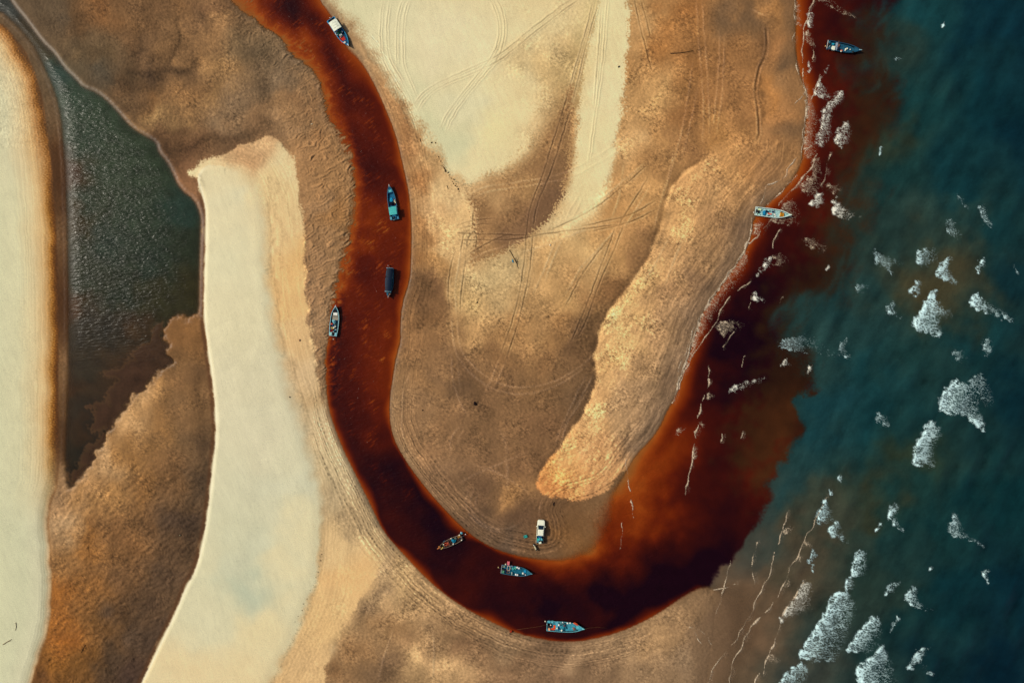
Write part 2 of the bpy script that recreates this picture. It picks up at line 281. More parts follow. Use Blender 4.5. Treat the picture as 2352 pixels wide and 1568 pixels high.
TONE = [(600,10,.55),(680,10,.85),(720,40,.85),(560,20,.2),(620,55,.25),(660,90,.25),(690,60,.7),(750,90,.85),(720,110,.45),(700,130,.2),(760,150,.7),(800,140,.8),(740,190,.25),
 (820,190,.75),(780,230,.6),(850,210,.5),(830,260,.65),(880,250,.45),(765,270,.3),(800,300,.65),(860,320,.6),(900,320,.35),(850,380,.85),(890,385,.75),(820,360,.6),(910,370,.4),
 (880,430,.7),(830,430,.3),(925,450,.3),(880,500,.5),(820,500,.25),(930,520,.3),(860,540,.55),(800,560,.25),(920,560,.55),(850,600,.6),(790,620,.35),(930,620,.4),(870,680,.6),
 (800,680,.5),(920,680,.45),(840,720,.55),(890,730,.45),(790,730,.6),(860,780,.4),(800,800,.6),(770,830,.65),(900,800,.35),(870,850,.4),(800,880,.7),(890,900,.35),(850,920,.5),
 (780,930,.75),(840,970,.55),(880,970,.3),(800,1000,.75),(860,1020,.85),(890,1020,.7),(830,1060,.8),(910,1060,.9),(950,1100,.9),(880,1110,.8),(1000,1160,.92),(930,1180,.85),
 (1000,1250,.85),(960,1260,.7),(1080,1260,.85),(1060,1330,.75),(1150,1300,.85),(1120,1380,.8),(1200,1290,.5),(1250,1350,.93),(1200,1420,.75),(1300,1400,.97),(1330,1310,.6),
 (1400,1340,.92),(1300,1290,.2),(1380,1280,.5),(1400,1230,.25),(1365,1200,.06),(1335,1205,.0),(1340,1250,.02),(1320,1180,.0),(1450,1270,.6),(1400,1150,.12),(1450,1100,.15),(1420,1400,.98),(1500,1370,1),(1560,1320,1),
 (1600,1330,.95),(1500,1280,.85),(1560,1250,.8),(1520,1200,.4),(1470,1180,.25),(1500,1080,.3),(1540,1020,.45),(1600,1080,.55),(1600,1180,.65),(1660,1200,.75),(1700,1230,.7),
 (1700,1150,.6),(1720,1080,.5),(1660,1020,.6),(1600,960,.65),(1560,950,.5),(1720,980,.55),(1780,1020,.45),(1650,880,.85),(1600,870,.6),(1700,820,.9),(1640,780,.75),(1700,740,.85),
 (1660,700,.6),(1760,700,.8),(1720,640,.7),(1780,620,.8),(1750,560,.55),(1800,540,.75),(1850,560,.75),(1800,480,.45),(1850,440,.6),(1900,420,.7),(1860,330,.5),(1900,300,.6),
 (1930,250,.75),(1880,200,.55),(1870,120,.45),(1850,50,.4),(1900,60,.7),(1950,40,.85),(1920,140,.85),(1960,170,.8)]
OLIVE = [(1790,1060),(1740,1100),(1700,1060),(1700,980),(1740,900),(1770,840),(1770,780),(1780,720),(1820,660),(1870,600),(1900,520),(1930,440),(1950,330),(1960,250),(1990,150),(1950,110),
 (1990,40),(2060,60),(2080,250),(2050,400),(2000,560),(1950,700),(1880,850),(1880,950)]
SEA_PTS = [(2100,50,18,58,60),(2300,50,8,40,48),(2040,120,38,52,44),(2100,250,18,55,55),(2250,250,10,45,50),(2340,300,5,34,42),(2020,300,45,48,32),(2060,400,20,52,50),(2200,400,12,48,52),
 (1990,480,40,52,42),(2050,520,28,50,46),(2150,520,40,62,55),(2300,520,14,48,50),(1960,600,34,52,46),(2100,620,65,60,40),(2180,640,70,60,38),(2060,640,45,55,45),(1930,700,26,55,54),
 (2000,760,28,56,54),(2130,680,75,62,35),(2230,620,55,56,40),(2330,640,10,40,45),(1900,800,34,58,54),(2000,860,18,54,56),(2100,800,22,54,52),(2250,780,14,48,50),(1900,950,20,56,60),
 (2000,950,14,52,55),(2100,950,18,50,50),(2330,900,6,36,42),(1860,1060,28,60,60),(1960,1060,20,54,54),(2000,1150,55,52,32),(1900,1150,60,58,42),(1820,1120,30,60,60),(1780,1200,45,60,55),
 (1850,1230,82,66,46),(1950,1230,40,55,46),(2080,1130,18,52,50),(2080,1060,45,50,32),(2150,1200,14,48,48),(2300,1150,8,42,44),(1720,1270,60,62,54),(1760,1300,92,74,54),(1680,1320,88,74,58),
 (1660,1380,110,84,60),(1720,1400,118,88,62),(1700,1480,112,88,64),(1680,1550,112,90,66),(1780,1380,100,78,56),(1780,1480,85,72,54),(1850,1330,72,62,45),(1900,1330,55,56,44),
 (1830,1550,55,60,52),(1950,1400,35,52,44),(2000,1330,32,50,42),(2060,1250,20,48,46),(2100,1400,14,44,44),(2200,1350,8,42,46),(2330,1350,5,34,42),(2000,1500,22,46,44),(2150,1530,10,38,42),
 (2300,1540,3,28,38),(1900,1480,40,52,46)]
LAG_PTS = [(20,20,60,66,66),(60,60,70,62,48),(100,110,72,64,48),(130,170,52,72,68),(170,220,54,72,60),(230,260,52,68,54),(200,320,50,66,54),(300,330,50,64,50),(250,400,52,66,52),(350,400,48,62,48),
 (200,460,48,60,48),(300,500,46,60,48),(420,480,36,58,52),(440,560,38,48,36),(250,560,42,56,48),(350,600,38,52,44),(440,660,48,46,26),(200,650,44,52,40),(280,680,38,48,38),(360,680,48,48,30),
 (200,750,48,44,36),(250,760,42,40,34),(300,750,62,46,30),(200,850,52,46,36),(260,850,62,46,30),(180,930,48,42,34),(220,950,62,44,30),(300,860,64,44,30),(200,1000,58,42,28),(170,1040,42,38,30),
 (170,1090,62,44,28),(170,500,58,48,28),(165,700,70,46,24),(160,900,62,42,24),(155,400,70,46,28)]

A_, B_, D_ = (1214,0), (1214,810), (1214,1620)
TRACKS = [  # tile, kind (S soft on pale sand, L light on brown, D dark groove), points
 (A_,'S',[(315,0),(298,120),(292,260),(298,360),(320,440),(380,540),(450,650),(520,740)]),(A_,'S',[(362,0),(340,120),(335,260),(345,380),(375,450),(420,520),(465,600)]),
 (A_,'S',[(460,0),(425,60),(408,160),(402,300),(405,480)]),(A_,'S',[(500,0),(465,70),(450,160),(445,300),(447,450),(500,570),(540,660)]),
 (A_,'S',[(1025,0),(1070,80),(1090,170),(1095,240),(1080,320),(1040,400),(980,480),(890,590),(800,700),(730,800),(695,880)]),
 (A_,'S',[(1070,0),(1115,80),(1132,170),(1130,270),(1105,360),(1060,440),(1000,510),(920,600),(830,720),(760,830),(725,920)]),
 (A_,'S',[(1590,0),(1450,100),(1280,230),(1180,320),(1080,390),(960,450),(820,510),(680,570),(600,620),(540,680),(515,730)]),
 (A_,'S',[(1640,0),(1500,100),(1320,240),(1200,340),(1080,430),(980,480),(860,530),(740,575),(650,620),(580,690),(540,760)]),
 (A_,'S',[(1725,0),(1690,170),(1650,310),(1600,470),(1560,620)]),(A_,'D',[(1560,620),(1500,820),(1440,1010),(1380,1200),(1310,1370),(1285,1470),(1280,1567)]),
 (A_,'S',[(1765,0),(1720,170),(1670,340),(1620,560),(1580,720)]),(A_,'D',[(1580,720),(1530,880),(1480,1050),(1420,1220),(1350,1370),(1325,1480),(1322,1567)]),
 (A_,'L',[(880,1330),(940,1290),(1000,1265),(1150,1245),(1300,1225),(1500,1190),(1650,1120),(1880,980),(1960,900)]),
 (A_,'L',[(890,1360),(960,1320),(1050,1290),(1200,1275),(1400,1245),(1600,1200),(1700,1140),(1880,1040),(1980,950)]),
 (A_,'S',[(1820,0),(1800,330),(1760,640),(1720,900),(1690,1150)]),(A_,'S',[(1780,60),(1750,480),(1730,760)]),
 (A_,'D',[(2000,0),(2030,160),(2090,380),(2120,500)]),(A_,'D',[(2040,0),(2080,130),(2110,280)]),
 (A_,'L',[(1380,1560),(1600,1470),(1800,1330),(1960,1200),(2080,1100)]),(A_,'D',[(1420,1567),(1700,1440),(1900,1290),(2100,1110)]),
 (A_,'L',[(1500,1567),(1560,1440),(1640,1300)]),(A_,'L',[(1545,1567),(1600,1450),(1660,1330)]),
 (A_,'D',[(1620,1540),(1850,1490),(2000,1450),(2160,1350)]),(A_,'D',[(1700,1567),(1950,1520),(2170,1410)]),
 (A_,'D',[(1880,1560),(1960,1420),(2080,1230),(2100,1180)]),(A_,'L',[(1910,1567),(2000,1440),(2110,1250)]),(A_,'L',[(1840,1500),(1900,1330),(1930,1100)]),
 (A_,'L',[(2130,1567),(2150,1460),(2190,1330),(2250,1160),(2300,960),(2352,780)]),(A_,'L',[(2170,1380),(2230,1200),(2270,1000)]),
 (A_,'D',[(910,1567),(915,1480),(925,1400)]),(A_,'L',[(940,1567),(938,1480),(935,1400)]),(A_,'D',[(780,1540),(850,1510),(960,1485),(1060,1480)]),(A_,'D',[(830,1550),(900,1530),(1000,1515),(1070,1520)]),
 (B_,'D',[(1280,0),(1270,150),(1255,300),(1230,450),(1190,620),(1140,760),(1100,880)]),(B_,'L',[(1100,880),(1060,980),(1030,1060),(980,1150)]),
 (B_,'D',[(1325,0),(1310,180),(1295,320),(1265,470),(1225,640),(1180,780),(1140,900)]),(B_,'L',[(1140,900),(1090,1020),(1060,1080)]),
 (B_,'L',[(770,600),(775,750),(800,870),(870,970),(960,1050),(1060,1110),(1200,1140),(1340,1130),(1480,1080),(1600,1010),(1700,930)]),
 (B_,'L',[(810,620),(815,780),(850,880),(930,960),(1020,1030),(1120,1080),(1250,1095),(1380,1080),(1520,1030),(1640,950),(1740,860)]),
 (B_,'D',[(760,600),(745,400),(770,250),(800,160)]),(B_,'L',[(800,600),(790,400),(830,200),(840,60)]),(B_,'D',[(830,620),(830,480),(860,300),(870,180)]),
 (B_,'D',[(1880,0),(1800,220),(1740,370),(1680,540),(1620,680),(1560,810)]),(B_,'D',[(1930,0),(1850,200),(1790,330),(1730,480),(1690,620),(1600,790)]),
 (B_,'L',[(1900,0),(1760,160),(1640,280),(1580,390),(1520,490)]),(B_,'D',[(1860,60),(1700,250),(1600,420),(1530,560)]),
 (B_,'L',[(1520,0),(1440,180),(1400,280),(1350,400),(1310,480)]),(B_,'L',[(1560,0),(1480,170),(1440,260),(1390,400)]),
 (B_,'D',[(770,50),(920,60),(1130,65),(1350,70),(1700,20),(1900,0)]),(B_,'D',[(800,100),(950,102),(1180,100),(1420,60)]),
 (B_,'D',[(840,230),(960,150),(1100,80),(1200,50)]),(B_,'L',[(860,250),(1000,180),(1200,120),(1400,50)]),(B_,'L',[(1210,190),(1400,140),(1600,60),(1740,0)]),
 (B_,'D',[(830,220),(840,120),(860,50),(920,10)]),(B_,'D',[(870,200),(880,80),(930,30),(945,100),(930,160)]),
 (B_,'L',[(770,860),(770,980),(790,1100),(830,1200),(880,1290)]),(B_,'L',[(810,900),(815,1000),(830,1100)]),
 (B_,'L',[(1690,980),(1620,1120),(1560,1250),(1510,1350),(1470,1480)]),(B_,'L',[(1730,990),(1650,1150),(1580,1260),(1540,1350),(1500,1490)]),(B_,'L',[(1700,1100),(1620,1220),(1540,1330),(1460,1440)]),
 (B_,'W',[(1100,1380),(1130,1460),(1150,1567)]),(B_,'L',[(440,1080),(435,1250),(430,1400),(470,1480)]),(B_,'L',[(495,980),(470,1050),(440,1080)]),
 (B_,'L',[(840,1340),(780,1400),(755,1480),(770,1560)]),(B_,'L',[(870,1350),(820,1420),(810,1490)]),
 (B_,'L',[(2050,300),(1950,420),(1900,440)]),(B_,'L',[(2240,60),(2150,250),(2050,400)]),(B_,'L',[(2330,80),(2240,300),(2200,420)]),
 (D_,'L',[(930,240),(890,330),(910,420),(990,500),(1090,530),(1180,510),(1240,480)]),(D_,'L',[(890,250),(860,330),(880,420),(950,490),(1050,545),(1160,540)]),
 (D_,'L',[(960,250),(930,330),(940,400)]),(D_,'L',[(1375,320),(1360,400),(1355,450)]),(D_,'W',[(1130,0),(1150,120),(1140,280)]),(D_,'L',[(1320,300),(1200,210),(1060,130),(960,100),(890,70)]),
 (D_,'L',[(1280,0),(1100,80),(950,140),(820,210)]),(D_,'L',[(390,1170),(340,1300),(290,1470),(270,1567)]),(D_,'L',[(640,1170),(655,1330),(640,1567)]),
]
C_ = (2429,0)
TRACKS += [(C_,'L',[(170,0),(180,200),(200,420),(215,700),(220,960)]),(C_,'L',[(130,0),(140,250),(165,500),(180,750),(170,980)]),(C_,'L',[(290,200),(280,500),(260,700),(240,900)]),
 (C_,'L',[(320,260),(310,600),(290,760),(260,940)]),(C_,'L',[(110,400),(70,700),(20,950)]),(C_,'L',[(140,600),(90,850),(30,1080)]),
 (C_,'K',[(600,180),(610,300),(600,380),(560,450),(535,540),(530,640),(545,760),(560,880),(545,950),(500,990)]),(C_,'L',[(480,60),(600,120),(640,90)])]

# damp hollows, dry crests and a painted greyish shadow along the flats : points, half-width, brightness
STROKES = [([(300,165),(340,172),(390,175),(430,165),(452,140)],9,.70),([(322,60),(318,110),(322,150)],4,.80),([(408,60),(411,110),(404,150)],4,.76),([(419,60),(424,110),(418,150)],5,1.12),([(360,60),(366,120),(360,160)],5,.86),
 ([(260,255),(300,240),(350,245)],8,.85),([(340,300),(380,315),(430,320),(500,300),(560,270),(600,250)],10,1.14),([(350,330),(420,347),(480,332),(560,310),(620,290)],10,.78),([(520,20),(560,80),(590,140),(612,220)],16,.84),
 ([(505,40),(530,100),(545,180)],18,1.10),([(180,60),(200,90),(170,120),(150,140)],8,.82),([(250,180),(310,200),(380,205)],9,.84),([(230,150),(270,120),(330,100)],7,1.1),
 ([(820,100),(862,160),(902,240),(942,310),(977,380),(1002,440),(1015,500),(1022,560)],3,1.20),([(835,100),(875,160),(915,235),(955,300),(990,370)],2.5,.88),([(850,170),(890,250),(930,330),(962,400),(985,470),(1000,540),(1005,620)],3,1.12),
 ([(960,640),(977,690),(962,740)],14,.78),([(1745,60),(1740,150),(1737,220),(1744,290),(1750,320)],7,.82),([(1515,500),(1482,580),(1430,660),(1383,720),(1352,780),(1347,850)],15,.80),([(1330,900),(1290,980),(1240,1040)],12,.84),
 ([(1240,566),(1305,530),(1370,482),(1400,420)],12,1.14),([(930,1480),(970,1510),(1040,1535),(1120,1550),(1200,1556)],10,1.22),([(840,1540),(900,1548),(960,1560)],22,.84),([(1040,1460),(1120,1490),(1200,1497),(1290,1492)],9,.84),
 ([(1330,1502),(1400,1472),(1480,1452),(1560,1425)],3,1.16),([(1340,1512),(1420,1487),(1500,1467),(1570,1440)],3,1.12),([(1345,1525),(1430,1500),(1520,1475)],3,.88),([(985,1345),(1050,1400),(1120,1440),(1200,1472),(1280,1492)],3,1.14),
 ([(940,1340),(1000,1400),(1070,1450),(1150,1480)],5,.88),([(760,1470),(820,1440),(860,1400),(880,1340)],9,.88),([(445,1150),(440,1200),(428,1265)],13,.78),([(290,1410),(340,1360),(400,1290)],24,.86),([(232,1060),(300,960),(362,890)],12,1.12),
 ([(150,1185),(200,1120),(262,1060)],14,1.14),([(330,930),(400,880),(440,900)],10,1.08),([(455,870),(468,960),(478,1040),(470,1120)],8,.84),([(240,1320),(210,1400),(160,1480)],18,1.06),
 ([(625,420),(630,520),(623,620),(641,720),(666,840),(702,950)],3,.84),([(640,420),(648,540),(642,620)],2,.88),([(633,500),(637,600),(652,720),(676,830)],2.5,1.08),([(655,400),(668,480),(672,560)],2.5,.92),([(705,960),(735,1060),(765,1140)],3,.88),([(690,900),(725,1000),(752,1090)],3,.90),
 ([(762,960),(790,1050),(830,1130),(880,1215),(935,1290)],4,.86),([(748,970),(776,1060),(815,1140),(862,1222)],3,1.12),([(990,1120),(1040,1170),(1100,1215)],5,1.12),([(455,405),(460,440),(470,490)],2.5,.86),([(520,365),(580,350),(640,345)],3,.92),
 ([(1000,150),(1040,220),(1060,280)],26,.975),([(540,700),(570,850),(620,980)],26,.975),([(1100,120),(1150,200),(1140,300)],30,1.02),([(600,1060),(590,1180),(560,1290)],22,.96),([(40,1200),(60,1330),(40,1450)],24,.965),([(30,420),(50,620),(45,800)],16,1.02),
 ([(1070,850),(1100,930),(1110,1010)],22,.88),([(1010,860),(1000,960),(1020,1060)],18,1.1),([(1400,600),(1370,700),(1330,790)],16,.88),([(1500,200),(1480,300),(1460,400)],14,1.08),([(1600,60),(1580,180),(1590,300)],16,.88),([(1660,200),(1640,300),(1560,370)],12,1.06)]
MUD = T(0,810,[(1090,640),(1060,690),(1010,770),(940,820),(890,880),(820,920),(790,970),(710,990),(770,1050),(730,1120),(720,1190),(640,1180),(595,1220),(640,1270),(640,1320),(590,1350),(640,1390),(695,1390),(640,1470),(550,1520),(560,1600),(480,1640),(470,1800),(640,1640),(760,1400),(870,1230),(1010,1090),(1090,1000),(1180,970),(1200,880),(1140,800),(1100,720)])

def tint(P, r, g, b_): return [(q[0], q[1], min(236, q[2]*r), q[3]*g, q[4]*b_, q[5]) for q in P]
BASE_PTS += [(1345,25,208,190,140,.05),(1322,85,196,174,126,.12),(1312,140,182,156,110,.2),(1362,-40,208,192,142,.04)]
BASE_PTS = [tint([q], 1.04, 1.01, .95)[0] if q[0] > 880 and q[1] < 1240 else (tint([q], .97, .98, .99)[0] if q[0] < 500 or (q[0] < 700 and q[1] < 320) else q) for q in BASE_PTS]; BAR_PTS = tint(BAR_PTS, 1.07, 1.03, .96); TONGUE_PTS = tint(TONGUE_PTS, 1.0, .97, .90); SPIT_PTS = tint(SPIT_PTS, 1.04, 1.02, .98)
CREAM_PTS = tint(CREAM_PTS, 1.03, 1.01, 1.03); CREAMA_PTS = tint(CREAMA_PTS, 1.03, 1.01, 1.03); CREAMB_PTS = tint(CREAMB_PTS, 1.045, 1.02, 1.03)
# ------------------------------------------------------------------ distance and colour fields
sd_main = SDF(MAIN_WATER); sd_lag = SDF(LAGOON); sd_plume = SDF(PLUME, 0)
GX = axis(-30, 2382, 1.5, 14000); GY = axis(-30, 1598, 1.5, 14000)
PX, PY = np.meshgrid(GX.astype(np.float32), GY.astype(np.float32))
QX = np.clip(PX, -310, 2660); QY = np.clip(PY, -310, 1876)      # beyond the traced area the fields run on
f1 = tn(1, 60, PX, PY, 'fbm'); f2 = tn(2, 60, PX, PY, 'fbm'); F1 = tn(8, 170, PX, PY, 'fbm'); F2 = tn(9, 170, PX, PY, 'fbm')
b5 = tn(3, 5.5, PX, PY); b9 = tn(4, 10, PX, PY); b4 = tn(5, 4.0, PX, PY); b20 = tn(6, 26, PX, PY); b60 = tn(7, 70, PX, PY)
col = bil2(idw(BASE_PTS), QX + F1*14 + f1*3, QY + F2*14 + f2*3)

def over(col, poly_sdf, pts=None, soft=4.0, warp=3.0, speck=0.0, fn=None, alpha=1.0):
    s = bil(poly_sdf, QX, QY) + f1*warp + (b5*0.6 + b9*0.5)*speck
    a = (sm(-soft, soft, s) * alpha).astype(np.float32)[..., None]
    c = fn(s) if fn else bil2(idw(pts), QX + F1*14 + f1*3, QY + F2*14 + f2*3)
    return col*(1-a) + c*a
def ramp(d, stops):
    xs = [s[0] for s in stops]; return np.stack([np.interp(d, xs, [s[i+1] for s in stops]) for i in range(4)], -1).astype(np.float32)

ss = (np.exp(-(((QX + 5*f1 - 1690)/62)**2)) * sm(1340, 1390, QY) * 0.9)[..., None]
ss = np.where((QX > 1690)[..., None], (0.9*sm(1340, 1390, QY))[..., None], ss)
col = col*(1-ss) + np.array([112, 86, 62, .05], np.float32)*ss
# raised bar by the sea, tongue, pale sheets of dry sand
sd_bar = SDF(BAR); col = over(col, sd_bar, BAR_PTS, 3 + 40*sm(1590, 1680, QX)*(1 - sm(380, 470, QY)), 2.5, 2.0)
dms = bil(sd_main, QX, QY); wetb = (0.75*np.exp(-(np.maximum(-dms - 4 + 5*F1, 0)/34)**2)*sm(1380, 1440, QX)*(1 - sm(1020, 1080, QY))*(1-sm(1500,1600,QX)*(1-sm(380,460,QY))))[..., None]
col = col*(1-wetb) + np.array([126, 99, 74, .06], np.float32)*wetb
sd_ca = SDF(CREAM_A); ca_soft = np.interp(QX, [780, 1000, 1080, 1200, 1260], [20, 16, 8, 16, 40]); col = over(col, sd_ca, CREAMA_PTS, ca_soft, 4, np.interp(QX, [1060, 1200], [4, 11]))
sd_cb = SDF(CREAM_B); col = over(col, sd_cb, CREAMB_PTS, np.interp(QY, [150, 300, 430, 520], [4, 7, 16, 34]), 2.5, 4)
sd_tong = SDF(TONGUE); sd_ca_d = bil(sd_ca, QX, QY)
left_fuzz = np.interp(QX, [1100, 1200, 1320], [4, 5, 2.5])
col = over(col, sd_tong, TONGUE_PTS, np.clip(4 + 26*sm(0, 1, (sd_ca_d + 50)/60), 4, 30), 2, 7)
sd_spit = SDF(SPIT); col = over(col, sd_spit, SPIT_PTS, 4, 3, 2)
sd_cream = SDF(SPIT_CREAM); col = over(col, sd_cream, CREAM_PTS, np.where(QX < 520, 3, np.interp(QY, [350, 900, 1100, 1250, 1450], [14, 24, 16, 6, 12])), 2.5, 1)
# crisp pale lip along the west side of the spit
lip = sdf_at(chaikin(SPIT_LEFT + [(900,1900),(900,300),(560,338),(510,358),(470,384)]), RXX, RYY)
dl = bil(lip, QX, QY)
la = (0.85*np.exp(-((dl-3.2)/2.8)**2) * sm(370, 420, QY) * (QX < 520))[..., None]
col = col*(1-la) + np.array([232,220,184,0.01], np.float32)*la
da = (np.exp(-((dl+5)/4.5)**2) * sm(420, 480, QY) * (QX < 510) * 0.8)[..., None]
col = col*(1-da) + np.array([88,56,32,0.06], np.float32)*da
# west bank : pale top, orange damp edge
sd_west = SDF(WEST)
def westfn(s):
    n = ramp(s + F1*2.0 + b5*1.2, [(0,84,50,24,.08),(7,118,70,24,.1),(13,178,118,50,.10),(20,208,156,92,.06),(30,218,180,124,.025),(50,222,198,148,.015),(85,216,206,162,.02),(140,212,206,164,.01)])
    t = ramp(s + F1*3 + b5*2.5, [(0,100,66,36,.1),(8,150,95,40,.10),(18,200,142,82,.05),(34,216,178,122,.015),(56,220,196,148,.01),(90,214,204,162,.01)])
    q = ramp(s + f1*0.6, [(0,150,108,66,.1),(6,202,172,128,.05),(14,194,184,146,.02),(26,210,202,164,.01),(60,210,205,165,.01),(110,210,205,164,.01)])
    k1 = sm(980, 1230, QY)[..., None]; k0 = (1 - sm(330, 520, QY))[..., None]
    return (n*(1-k0) + t*k0)*(1-k1) + q*k1
col = over(col, sd_west, None, 3, 0.5, 0.4, westfn)

# ------------------------------------------------------------------ relief
dm = bil(sd_main, QX, QY); delta = sm(690, 740, QY)*sm(150, 230, QX); dg = bil(sd_lag, QX, QY) + delta*(4.5*f1 + 2.0*b20 + 1.2*b9)
db = bil(sd_bar, QX, QY); dw = bil(sd_west, QX, QY); dcr = bil(sd_cream, QX, QY)
land = np.minimum(-dm, -dg)                                   # metres*10 from the nearest water
h = np.where(land > 0, 0.02 + 0.85*(1-np.exp(-np.maximum(land, 0)/85.0)), 0).astype(np.float32)
h += 0.16*sm(-1, 9, db)*sm(-10, 60, land) + 0.3*sm(-14, 26, dcr)*(QX > 520) + 0.3*sm(-2, 12, dcr)*(QX <= 520) + 0.3*sm(0, 30, dw)
h += 0.05*b60*sm(0, 60, land)*(0.2 + 0.8*sm(0.03, 0.1, col[..., 3]))
tone = bil2(idw(TONE, 3.2, 46), QX + f1*7, QY + f2*7)[..., 0]
tone = np.clip(tone + 0.06*f1 + 0.04*b20, 0, 1)
wedge = 12 + 230*np.exp(-(((QX-1345)/80)**2 + ((QY-1212)/70)**2)) + 120*np.exp(-(((QX-1670)/90)**2 + ((QY-1500)/130)**2)) + 22*np.exp(-(((QX-790)/40)**2))*(1 - sm(640, 760, QY))
inm = np.maximum(dm, 0); ing = np.maximum(dg, 0)
hm = -(0.30*sm(0, 1, inm/wedge) + (0.3+1.3*tone)*sm(0, 1, inm/(wedge*2.6)))
seaward = sm(1650, 2350, QX); hm -= 2.0*seaward*sm(0, 400, inm)
hg = -(0.22*sm(0, 12, ing) + 0.9*sm(8, 80, ing))
h = np.where(dm > 0, hm, np.where(dg > 0, hg, h)).astype(np.float32)
# scalloped sand dunes on the river's west bank
sps = bil(sd_spit, QX, QY)
rz = sm(-120, -70, dm)*(1 - sm(18, 44, dm))*(1 - sm(800, 850, QX))*(1 - sm(860, 950, QY))*sm(-20, 60, QY)*sm(500, 560, QX)*(1 - sm(-2, 8, sps))
rz = rz*(1 - sm(-25, 15, QX - np.interp(QY, [-60, 0, 100, 200, 300], [590, 630, 727, 800, 850])))
rz = rz*np.where(QY < 260, sm(-75, -30, dm), 1.0)*np.where(QY < 300, 0.8, 1)
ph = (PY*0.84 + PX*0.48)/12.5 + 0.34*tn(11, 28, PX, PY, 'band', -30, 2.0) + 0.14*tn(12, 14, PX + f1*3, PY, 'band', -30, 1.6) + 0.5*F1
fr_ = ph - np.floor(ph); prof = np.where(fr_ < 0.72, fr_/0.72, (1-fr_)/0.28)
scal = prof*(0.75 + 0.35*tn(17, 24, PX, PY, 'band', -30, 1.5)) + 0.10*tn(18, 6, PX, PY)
h += (0.23*rz*(scal - 0.3)*np.where(dm > 0, 1.4, 1)).astype(np.float32)
# texture of the tidal flats : small ripples, ruled by the speckle amount
spk = np.clip(col[..., 3], 0, 0.5)
wetland = (spk > 0.05)
rip = tn(13, 7, PX + f1*4, PY + f2*4, 'band', 30, 1.6); rip2 = tn(14, 4.5, PX, PY, 'band', -20, 1.4)
h += (spk*(0.03*rip + 0.035*rip2)*(0.6+0.5*np.clip(b60,-1,1.5))*np.where(land > 0, sm(0, 20, land), 0)).astype(np.float32)
# lower-left channel: coarser lumps
lz = sm(1000, 1130, QY)*(QX < 500)*sm(2, 20, -dcr)*sm(2, 12, -dw)
h += (lz*(0.035*tn(15, 13, PX, PY, 'band', -25, 2.0) + 0.02*rip)).astype(np.float32)
tz = (QX < 745)*(QY < 345)*sm(5, 30, land)
h += (tz*(0.012*tn(16, 11, PX + f1*6, PY + f2*6, 'band', 10, 1.4) + 0.02*tn(19, 5, PX, PY, 'grain'))).astype(np.float32)
h += (0.006*b4 + 0.012*b9)*(0.2 + 0.8*sm(0.02, 0.08, spk)).astype(np.float32)*np.where(land > 0, 1, 0.4)

# ------------------------------------------------------------------ surface colour detail (dry crust, wet hollows, dune shading, drift lines)
L = np.ones(PX.shape, np.float32)
sp1 = tn(21, 4.6, PX, PY, 'grain', 25, 1.6); sp2 = tn(22, 9, PX + b5*1.5, PY, 'grain', -55, 2.2); big = tn(23, 90, PX, PY, 'fbm')
mix = np.clip(0.75*sp1 + 0.55*sp2 + 0.3*big, -2.2, 2.4)
mod = np.clip(1 + 0.45*tn(27, 80, PX, PY, 'fbm') + 0.1*b20, 0.5, 1.6)
L += spk*mix*0.62*mod
# leopard spotting where the crust breaks up (centre and bar)
leo = np.clip(sm(0.5, 1.3, 0.8*sp1 + 0.6*sp2 + 0.2*big), 0, 1) * sm(0.24, 0.4, spk)
L *= 1 - 0.13*leo*(1 - 0.6*sm(0, 12, db))
L *= 1 + (0.01 + 0.03*sm(0.03, 0.15, spk))*f1 + 0.02*b4*(spk < .05) + 0.012*b4 + 0.014*tn(30, 10, PX, PY, 'grain', 70, 7.0)
# drift lines that follow the banks
al = (PX*0.35 + PY)
def lines(seed, d, lam, amp, m):
    n = tn(seed, lam, d + 0.8*f1, al/60.0 + 0*d, 'band')
    return 1 + amp*np.clip(n, -2, 2)*m
m_l = sm(0, 4, -dm)*(1-sm(40, 75, -dm))*((QX > 720) & ((QY > 880) | (QX > 850)))*(QX < 1700)
L *= lines(31, dm, 5.0, 0.11 + 0.09*sm(860, 980, QY)*(QX < 1450), m_l*(1 - sm(1440, 1540, QX)*sm(1300, 1380, QY))*np.clip(0.7+0.6*b9,0.1,1.6))
m_w = sm(2, 10, dw)*(1-sm(60, 105, dw))*(1-sm(1080, 1160, QY)); L *= lines(32, dw, 5, 0.05, m_w)
m_w2 = sm(0, 5, dw)*(1-sm(20, 40, dw))*sm(1100, 1160, QY); L *= lines(36, dw, 5, 0.04, m_w2)
dsp = dcr; m_s = sm(3, 8, -dcr)*(1-sm(60, 110, -dcr))*(bil(sd_spit, QX, QY) > 0); L *= lines(33, dcr, 6, 0.035, m_s)
m_b = sm(0, 5, -dm)*(1-sm(110, 190, -dm))*(db > 5); L *= lines(34, dm, 6, 0.07, m_b)
L *= 1 + sm(0, 15, db)*(0.06*tn(28, 7, PX, PY, 'grain', -57, 6.0) + 0.10*tn(35, 17, PX + f1*4, PY, 'band', -57, 9.0)*sm(-150, -40, dm))
# crusted debris edge of the spit's pale sheet, and of the east pale sheet
e = np.exp(-((dcr + 2)/4.0)**2)*sm(1180, 1260, QY)*(QX > 560); L *= 1 - 0.30*e*sm(0.2, 1.0, sp1 + 0.5*b9)
dca = bil(SDF(CREAM_A), QX, QY)
e = np.exp(-((dca + 6)/7.0)**2)*sm(300, 380, QY)*(QX < 1090); L *= 1 - 0.42*e*sm(0.35, 1.1, b5 + 0.4*b9)
